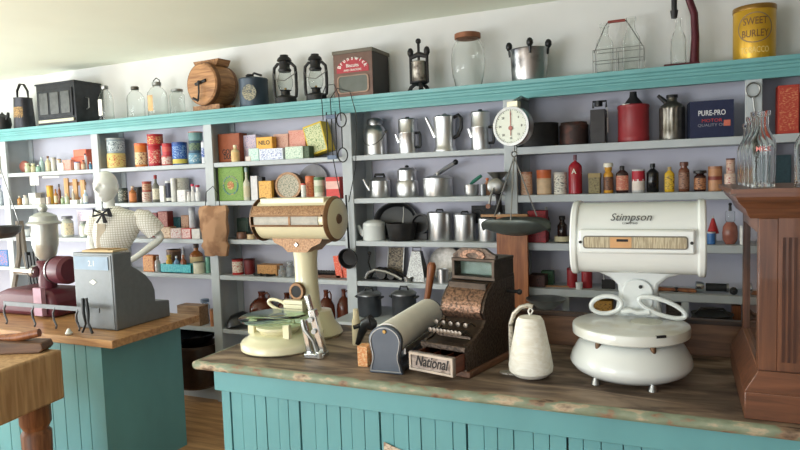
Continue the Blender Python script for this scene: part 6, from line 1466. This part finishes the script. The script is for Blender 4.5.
MB().tube([(-.04, -.05, hz_), (hx, -.06, hz_+.005)], .017, 12).lathe([(.035, 0), (.04, .02), (.02, .03)], 18, T(-.05, -.04, hz_) @ RY(-90)).build('spout', ALU, o)
px_, pz0 = gz(64, 310); px_ -= cx_
MB().box(px_-.04, px_+.03, -.17, -.14, .02, gz(64, 284)[1]).build('pink_label', mat('pink_plate', (176, 136, 152), .5, var=.1), o)
# metal rail with curved hook feet
bar0, bar1 = at(4, 303.5, LY+.1), at(99, 303, LY+.1)
o = thing('hook_rail', 'flat grey metal rail with curved hook legs along the oak counter front', 'rail', ((bar0.x+bar1.x)/2, LY+.1, ZL+.001))
hl = (bar1.x-bar0.x)/2; rz_ = bar0.z-ZL; rz2 = bar1.z-ZL
MB().box(-hl, hl, -.004, .004, rz_-.011, rz_+.013).build('flat_bar', mat('grey_rail', (112, 116, 120), .5, .2, var=.1), o)
for px in (6, 34, 55, 78):
    q = at(px, 303, LY+.1).x-(bar0.x+bar1.x)/2
    MB().tube([(q, .0, rz_), (q-.015, -.005, rz_*.75), (q-.02, 0, rz_*.45), (q, 0, rz_*.15), (q+.02, -.02, .012)], [.005, .006, .006, .005, .006], 8).build('hook_leg', mat('grey_iron_hook', (84, 84, 86), .45, .5, var=.2), o)
q = at(92, 320, LY+.1)
t = thing('black_tongs', 'black forked tongs standing against the right end of the metal rail', 'tongs', (q.x, LY+.06, ZL+.001))
zt2 = at(90, 299, LY+.06).z-ZL
MB().tube([(-.01, 0, zt2), (-.012, 0, zt2*.6), (.0, 0, zt2*.3), (-.03, 0, .01)], [.009, .009, .006, .006], 8).build('arm', BLACK, t)
MB().tube([(.0, .012, zt2), (.01, .012, zt2*.6), (.005, .012, zt2*.3), (.045, .0, .01)], [.009, .008, .006, .008], 8).build('arm', BLACK, t)
q = atz(79, 332, ZL)
t = thing('porcelain_stop', 'small white round foot on the counter edge before the grey cash register', 'knob', (q.x, LY+.03, ZL+.001))
MB().lathe([(.016, 0), (.02, .008), (.012, .02), (.008, .03), (.001, .034)], 16).build('knob_body', WHITE, t)
# wooden easel and dark shapes behind the grinder
q = atz(25, 300, ZL)
o = thing('wooden_easel', 'grey weathered wooden trestle standing behind the coffee grinder', 'trestle', (at(9, 270, LB-.1).x, LB-.03, ZL+.001))
GW = wood('grey_wood', (150, 142, 132), (110, 102, 94), 2, 5, .7)
zz = at(16, 222, LB-.1).z-ZL
MB().tube([(-.1, 0, .012), (.02, 0, zz*.6), (.03, 0, zz)], .018, 6).build('leg', GW, o); MB().tube([(.13, .02, .012), (.05, .02, zz*.55), (.03, .02, zz)], .018, 6).build('leg', GW, o)
MB().box(-.05, .1, -.01, .015, zz*.35, zz*.42).build('cross_bar', GW, o)
o = thing('iron_rack', 'dark iron rack of upright plates behind the hopper of the grinder', 'rack', (at(36, 270, LB-.06).x, LB-.07, ZL+.001))
zz = at(33, 252, LB-.08).z-ZL
for q in range(4): MB().box(-.055+.032*q, -.035+.032*q, 0, .04, .02, zz*(1-.06*(q % 2)), RY(-6)).build('plate', BLACKM, o)
MB().box(-.065, .08, -.005, .045, 0, .022).build('rack_base', BLACKM, o)
p = at(4, 231, 2.6)
o = thing('scoop_pan', 'dark metal scale pan hanging at the left picture edge', 'pan', (p.x-.03, 2.6, p.z))
MB().lathe([(.001, -.05), (.06, -.045), (.11, -.01), (.12, .03), (.115, .03), (.1, -.005), (.001, -.043)], 28).build('pan_body', mat('dark_pan', (74, 74, 76), .4, .5, var=.15), o)
for an in (30, 150, 270): MB().tube([(.117*math.cos(math.radians(an)), .117*math.sin(math.radians(an)), .03), (0, 0, .5)], .003, 6).build('chain', STEEL, o)
MB().tube([(0, 0, .5), (0, 0, ZC-p.z)], .004, 6).build('ceiling_rod', STEEL, o)

# ------------------------------------------------------------------ butcher block
ZB2 = ZL-.0
c1 = atz(62, 349, ZB2); c0 = atz(0, 370.5, ZB2)
xe = (c1.x+c0.x)/2+.0
ang = math.degrees(math.atan2(c1.y-c0.y, c1.x-c0.x))-90
o = thing('butcher_block', 'thick maple butcher block on turned legs in the lower left corner', 'butcher block', (c1.x, min(c1.y, LY-.01), 0), ang)
th_ = ZB2-at(66, 398, c1.y).z
MB().box(-.8, 0, -1.05, 0, ZB2-th_, ZB2).build('block', BLOCKW, o, bevel=.012)
for x_, y_ in ((-.09, -.1), (-.09, -.95), (-.71, -.1), (-.71, -.95)):
    MB().lathe([(.045, 0), (.055, .03), (.05, .12), (.062, .2), (.068, ZB2-th_-.14), (.055, ZB2-th_-.12), (.07, ZB2-th_-.09), (.07, ZB2-th_)], 24, T(x_, y_, 0)).build('leg', LEGW, o)
q = atz(14, 352, ZB2)
t = thing('wooden_plane', 'dark wooden block tool lying on the butcher block', 'tool', (q.x, min(q.y, LY-.14), ZB2+.001), 25)
DW = wood('dark_tool_wood', (116, 84, 62), (74, 52, 38), 0, 5, .5)
MB().prism([(-.2, 0), (.15, 0), (.17, .02), (.16, .05), (.05, .055), (-.2, .075)], -.05, .05).build('tool_body', DW, t, bevel=.006)
MB().tube([(-.1, 0, .07), (.02, 0, .07), (.13, 0, .09)], [.016, .022, .02], 10).build('handle', HANDLE, t)

# ------------------------------------------------------------------ mannequin
MY = (LB+D)/2-.02
MW = mat('mannequin_plastic', (238, 239, 234), .35, var=.02, coat=.2)
def mp(x, y, dy=0): q = at(x, y, MY+dy); return q
hd = mp(107, 187)
mo = thing('mannequin', 'white bald shop mannequin in a checked cream blouse with a dark ribbon bow', 'mannequin', (hd.x, MY, .0), 25)
CB, SB = math.cos(math.radians(25)), math.sin(math.radians(25))
def loc(x, y, dy=0):            # point of the mannequin's own shoulder plane seen at a pixel
    d = ray(x, y); px_, py_ = hd.x-SB*dy, MY+CB*dy
    t_ = (-SB*px_+CB*py_)/(-SB*d.x+CB*d.y); X, Y = d.x*t_, d.y*t_
    return ((X-hd.x)*CB+(Y-MY)*SB, dy, d.z*t_+CZ)
TC = loc(114, 232)[0]
u = (at(107, 170, MY).z-at(107, 202.5, MY).z)      # head height
zc2 = hd.z
import bmesh
# body as one skinned surface: pelvis, spine, neck and the bent arms
S1 = loc(144, 219, 0); E1 = loc(162, 238, .05); H1 = loc(138, 256, -.1)
S2 = loc(97, 219, 0); E2 = loc(90, 244, .03); H2 = loc(97, 268, -.08)
sk = {'pel': ((TC, .0, zc2-3.1*u), .45*u), 'waist': ((TC, 0, zc2-2.45*u), .38*u), 'rib': ((TC, 0, zc2-1.75*u), .42*u), 'chest': ((TC, 0, zc2-1.3*u), .42*u), 'col': ((TC*.5, 0, zc2-.98*u), .2*u),
      'neck': ((.008, .0, zc2-.68*u), .17*u), 'jaw': ((.0, .01, zc2-.25*u), .18*u),
      'shR': (S1, .2*u), 'elR': (E1, .14*u), 'wrR': (H1, .1*u), 'haR': ((H1[0]-.05, H1[1]-.03, H1[2]-.03), .09*u),
      'shL': (S2, .17*u), 'elL': (E2, .13*u), 'wrL': (H2, .1*u)}
names = list(sk); E_ = [('pel', 'waist'), ('waist', 'rib'), ('rib', 'chest'), ('chest', 'col'), ('col', 'neck'), ('neck', 'jaw'), ('chest', 'shR'), ('shR', 'elR'), ('elR', 'wrR'), ('wrR', 'haR'), ('chest', 'shL'), ('shL', 'elL'), ('elL', 'wrL')]
def skinned(name, m, parent, sk, names, E_, flat=1.):
    me = bpy.data.meshes.new(name)
    me.from_pydata([tuple(c_*S for c_ in sk[k][0]) for k in names], [(names.index(a_), names.index(b_)) for a_, b_ in E_], [])
    ob = bpy.data.objects.new(name, me); COL.objects.link(ob)
    md = ob.modifiers.new('skin', 'SKIN'); md.use_smooth_shade = True; md.branch_smoothing = .6
    for k, v in zip(names, me.skin_vertices[0].data): v.radius = (sk[k][1]*S, sk[k][1]*S*(flat if k in ('pel', 'waist', 'rib', 'chest', 'col', 'tB') else 1)); v.use_root = (k == names[0])
    ob.modifiers.new('sub', 'SUBSURF').levels = 2; ob.modifiers['sub'].render_levels = 2
    dg = bpy.context.evaluated_depsgraph_get(); dg.update()
    m2 = bpy.data.meshes.new_from_object(ob.evaluated_get(dg)); m2.name = name
    ob.modifiers.clear(); ob.data = m2; bpy.data.meshes.remove(me)
    m2.materials.clear(); m2.materials.append(m); m2.shade_smooth()
    if parent is not None: ob.parent = parent
    return ob
body = skinned('body', MW, mo, sk, names, E_, .68)
# head shape joined into the body mesh
hb_m = MB(); n1, n2 = 80, 60; vs = []; fs = []
for j in range(n2+1):
    ph = pi*j/n2
    for i in range(n1):
        th2 = 2*pi*i/n1
        X = math.sin(ph)*math.cos(th2); Y = math.sin(ph)*math.sin(th2); Zz = math.cos(ph)
        x = X*.33; y = Y*.41; z = Zz*.5
        low = max(0, -Zz)
        x *= 1-.4*low**1.4; y *= 1-.25*low**1.5
        if Y < 0:
            f_ = -Y
            nose = math.exp(-(X/.13)**2)*math.exp(-((Zz+.12)/.17)**2)*.13*f_
            eye = (math.exp(-((X-.36)/.16)**2)+math.exp(-((X+.36)/.16)**2))*math.exp(-((Zz-.08)/.13)**2)*.085*f_
            brow = math.exp(-((Zz-.26)/.1)**2)*.03*f_
            lip = math.exp(-(X/.25)**2)*math.exp(-((Zz+.48)/.07)**2)*.05*f_
            chin = math.exp(-(X/.25)**2)*math.exp(-((Zz+.82)/.14)**2)*.04
            y -= nose-eye+brow+lip+chin
        vs.append((x*u, y*u-.01, z*u+zc2))
for j in range(n2):
    for i in range(n1): fs.append((j*n1+i, j*n1+(i+1) % n1, (j+1)*n1+(i+1) % n1, (j+1)*n1+i))
mh = Matrix.Translation((0, 0, 0)) @ RZ(-14)
hb_m.add(vs, fs, mh)
for s in (-1, 1): hb_m.ball((0, 0, 0), .08*u, 12, .4, .8, 1.3, mh @ T(s*.32*u, .03*u, zc2-.02*u))
hobj = hb_m.build('head', MW, None, smooth=180)
bm = bmesh.new(); bm.from_mesh(body.data); bm.from_mesh(hobj.data); bm.to_mesh(body.data); bm.free(); body.data.shade_smooth()
hm = hobj.data; bpy.data.objects.remove(hobj); bpy.data.meshes.remove(hm)
CHK = bpy.data.materials.new('checked_cotton'); CHK.use_nodes = True
n = CHK.node_tree.nodes; L = CHK.node_tree.links
ck = n.new('ShaderNodeTexBrick'); tc = n.new('ShaderNodeTexCoord'); mpn = n.new('ShaderNodeMapping'); mpn.inputs['Rotation'].default_value = (math.radians(90), 0, math.radians(0))
ck.offset = 0; ck.inputs['Scale'].default_value = 22; ck.inputs['Brick Width'].default_value = .4; ck.inputs['Row Height'].default_value = .4; ck.inputs['Mortar Size'].default_value = .05
for nm, c_ in (('Color1', (248, 246, 240)), ('Color2', (244, 241, 234)), ('Mortar', (206, 199, 184))): ck.inputs[nm].default_value = (*srgb(c_), 1)
L.new(tc.outputs['Object'], mpn.inputs['Vector']); L.new(mpn.outputs['Vector'], ck.inputs['Vector']); L.new(ck.outputs['Color'], n['Principled BSDF'].inputs['Base Color']); n['Principled BSDF'].inputs['Roughness'].default_value = .85
CON = [(206, 109.5, 119), (208.5, 106, 124), (211, 102.5, 132), (214.5, 98, 141), (219, 94.5, 146), (224, 93, 144), (230, 93, 140), (238, 94, 135.5), (248, 96, 129.5), (256, 97, 127), (268, 94, 131), (290, 91, 136)]
b = MB(); N = 32; vs = []
for k, (py, xl, xr) in enumerate(CON):
    a_, c_ = loc(xl, py), loc(xr, py); mid, hw = (a_[0]+c_[0])/2, (c_[0]-a_[0])/2
    hd_ = min(hw*.9, .55*u)*(.95 if k < 3 else .85)
    zz = (a_[2]+c_[2])/2
    vs += [(mid+hw*math.cos(2*pi*i/N), hd_*math.sin(2*pi*i/N), zz-(.012*u if k else 0)*abs(math.cos(2*pi*i/N))) for i in range(N)]
fs = [(k*N+i, k*N+(i+1) % N, (k+1)*N+(i+1) % N, (k+1)*N+i) for k in range(len(CON)-1) for i in range(N)]
b.add(vs, fs)
def mixp(p_, q_, t_): return tuple(x_*(1-t_)+y_*t_ for x_, y_ in zip(p_, q_))
b.tube([loc(136, 217), loc(143, 219, .0), mixp(S1, E1, .4), mixp(S1, E1, .68)], [.26*u, .32*u, .32*u, .3*u], 18)
b.tube([loc(102, 217), S2, mixp(S2, E2, .4), mixp(S2, E2, .6)], [.24*u, .27*u, .27*u, .25*u], 18)
b.build('blouse', CHK, mo, smooth=70)
zcl = zc2-.8*u
MB().lathe([(.24*u, zcl-.03), (.32*u, zcl-.045), (.23*u, zcl+.025), (.2*u, zcl+.025)], 28, T(.015, -.01, 0) @ Matrix.Diagonal((1, .95, 1, 1)), close=True).build('collar', mat('cream_collar', (226, 218, 200), .85, var=.05), mo)
RB = mat('dark_ribbon', (60, 60, 70), .6, var=.2)
MB().lathe([(.22*u, zcl+.015), (.24*u, zcl+.015), (.23*u, zcl+.035), (.21*u, zcl+.035)], 28, T(.015, -.01, 0), close=True).build('ribbon_band', RB, mo)
bwx, bwy = .012, -.5*u
bw = MB()
for s in (-1, 1):
    bw.tube([(bwx, bwy-.01, zcl), (bwx+s*.05, bwy-.03, zcl+.03), (bwx+s*.06, bwy-.025, zcl-.015), (bwx, bwy-.01, zcl-.002)], [.008, .02, .02, .008], 8, flat=.5)
    bw.tube([(bwx, bwy-.01, zcl), (bwx+s*.03, bwy-.04, zcl-.06)], [.009, .016], 8, flat=.4)
bw.build('ribbon_bow', RB, mo)
lp = MB().prism([(-.03, 0), (.025, -.005), (.02, -.14), (-.02, -.2), (-.055, -.16)], -.004, .004, 'y', T(TC-.035, -.47*u, zcl-.07) @ RX(8))
lp.build('lapel', mat('tan_lapel', (232, 218, 198), .85, var=.08), mo)
MB().tube([(.02, 0, .02), (.02, 0, zc2-3.0*u)], .02, 12).lathe([(.16, 0), (.16, .012), (.03, .03)], 32, T(.02, 0, .001)).build('stand', STEEL, mo)


# ------------------------------------------------------------------ pieces of parts go one level deeper
SUBS = {'knob': 'lid', 'grip': 'lid', 'lid_knob': 'hopper_lid', 'hub': 'end_cap', 'dial_marks': 'dial', 'needle': 'dial', 'drawer_border': 'drawer_front', 'sign_lettering': 'sign_plate',
        'window_glass': 'window_rim', 'crank_handle': 'crank', 'handle_tip': 'handle', 'door_panel': 'door', 'door_glass': 'door', 'chart_window': 'bezel', 'orange_indicator': 'bezel',
        'window_frame': 'bezel', 'indicator_mark': 'bezel', 'flute': 'fluted_pilaster', 'cup': 'tray_sheet', 'oval_border': 'body', 'crest_oval': 'crest', 'sign_glass': 'sign_box', 'sign_flags': 'sign_box',
        'level_glass': 'level_ring', 'raised_bead': 'end_plate', 'wooden_grip': 'wire_handle', 'enamel_chip': 'platform', 'platform_spot': 'platform', 'ribbon_bow': 'ribbon_band', 'wreath_ring': 'front_panel',
        'wreath_centre': 'front_panel', 'white_emblem': 'back_plate', 'indicator_window': 'back_plate', 'tag_string': 'paper_tag', 'foot_cap': 'leg', 'lettering': 'front_panel', 'orange_emblem': 'front_panel'}
def centre(o):
    v = [p.co for p in o.data.vertices]; return sum(v, Vector())/max(1, len(v))
for t in list(COL.objects):
    if t.type != 'EMPTY': continue
    kids = list(t.children)
    for c in kids:
        want = SUBS.get(c.name.split('.')[0])
        cand = [q for q in kids if want and q.name.split('.')[0] == want and q is not c]
        if cand and c.type == 'MESH':
            cc = centre(c); c.parent = min(cand, key=lambda q: (centre(q)-cc).length)
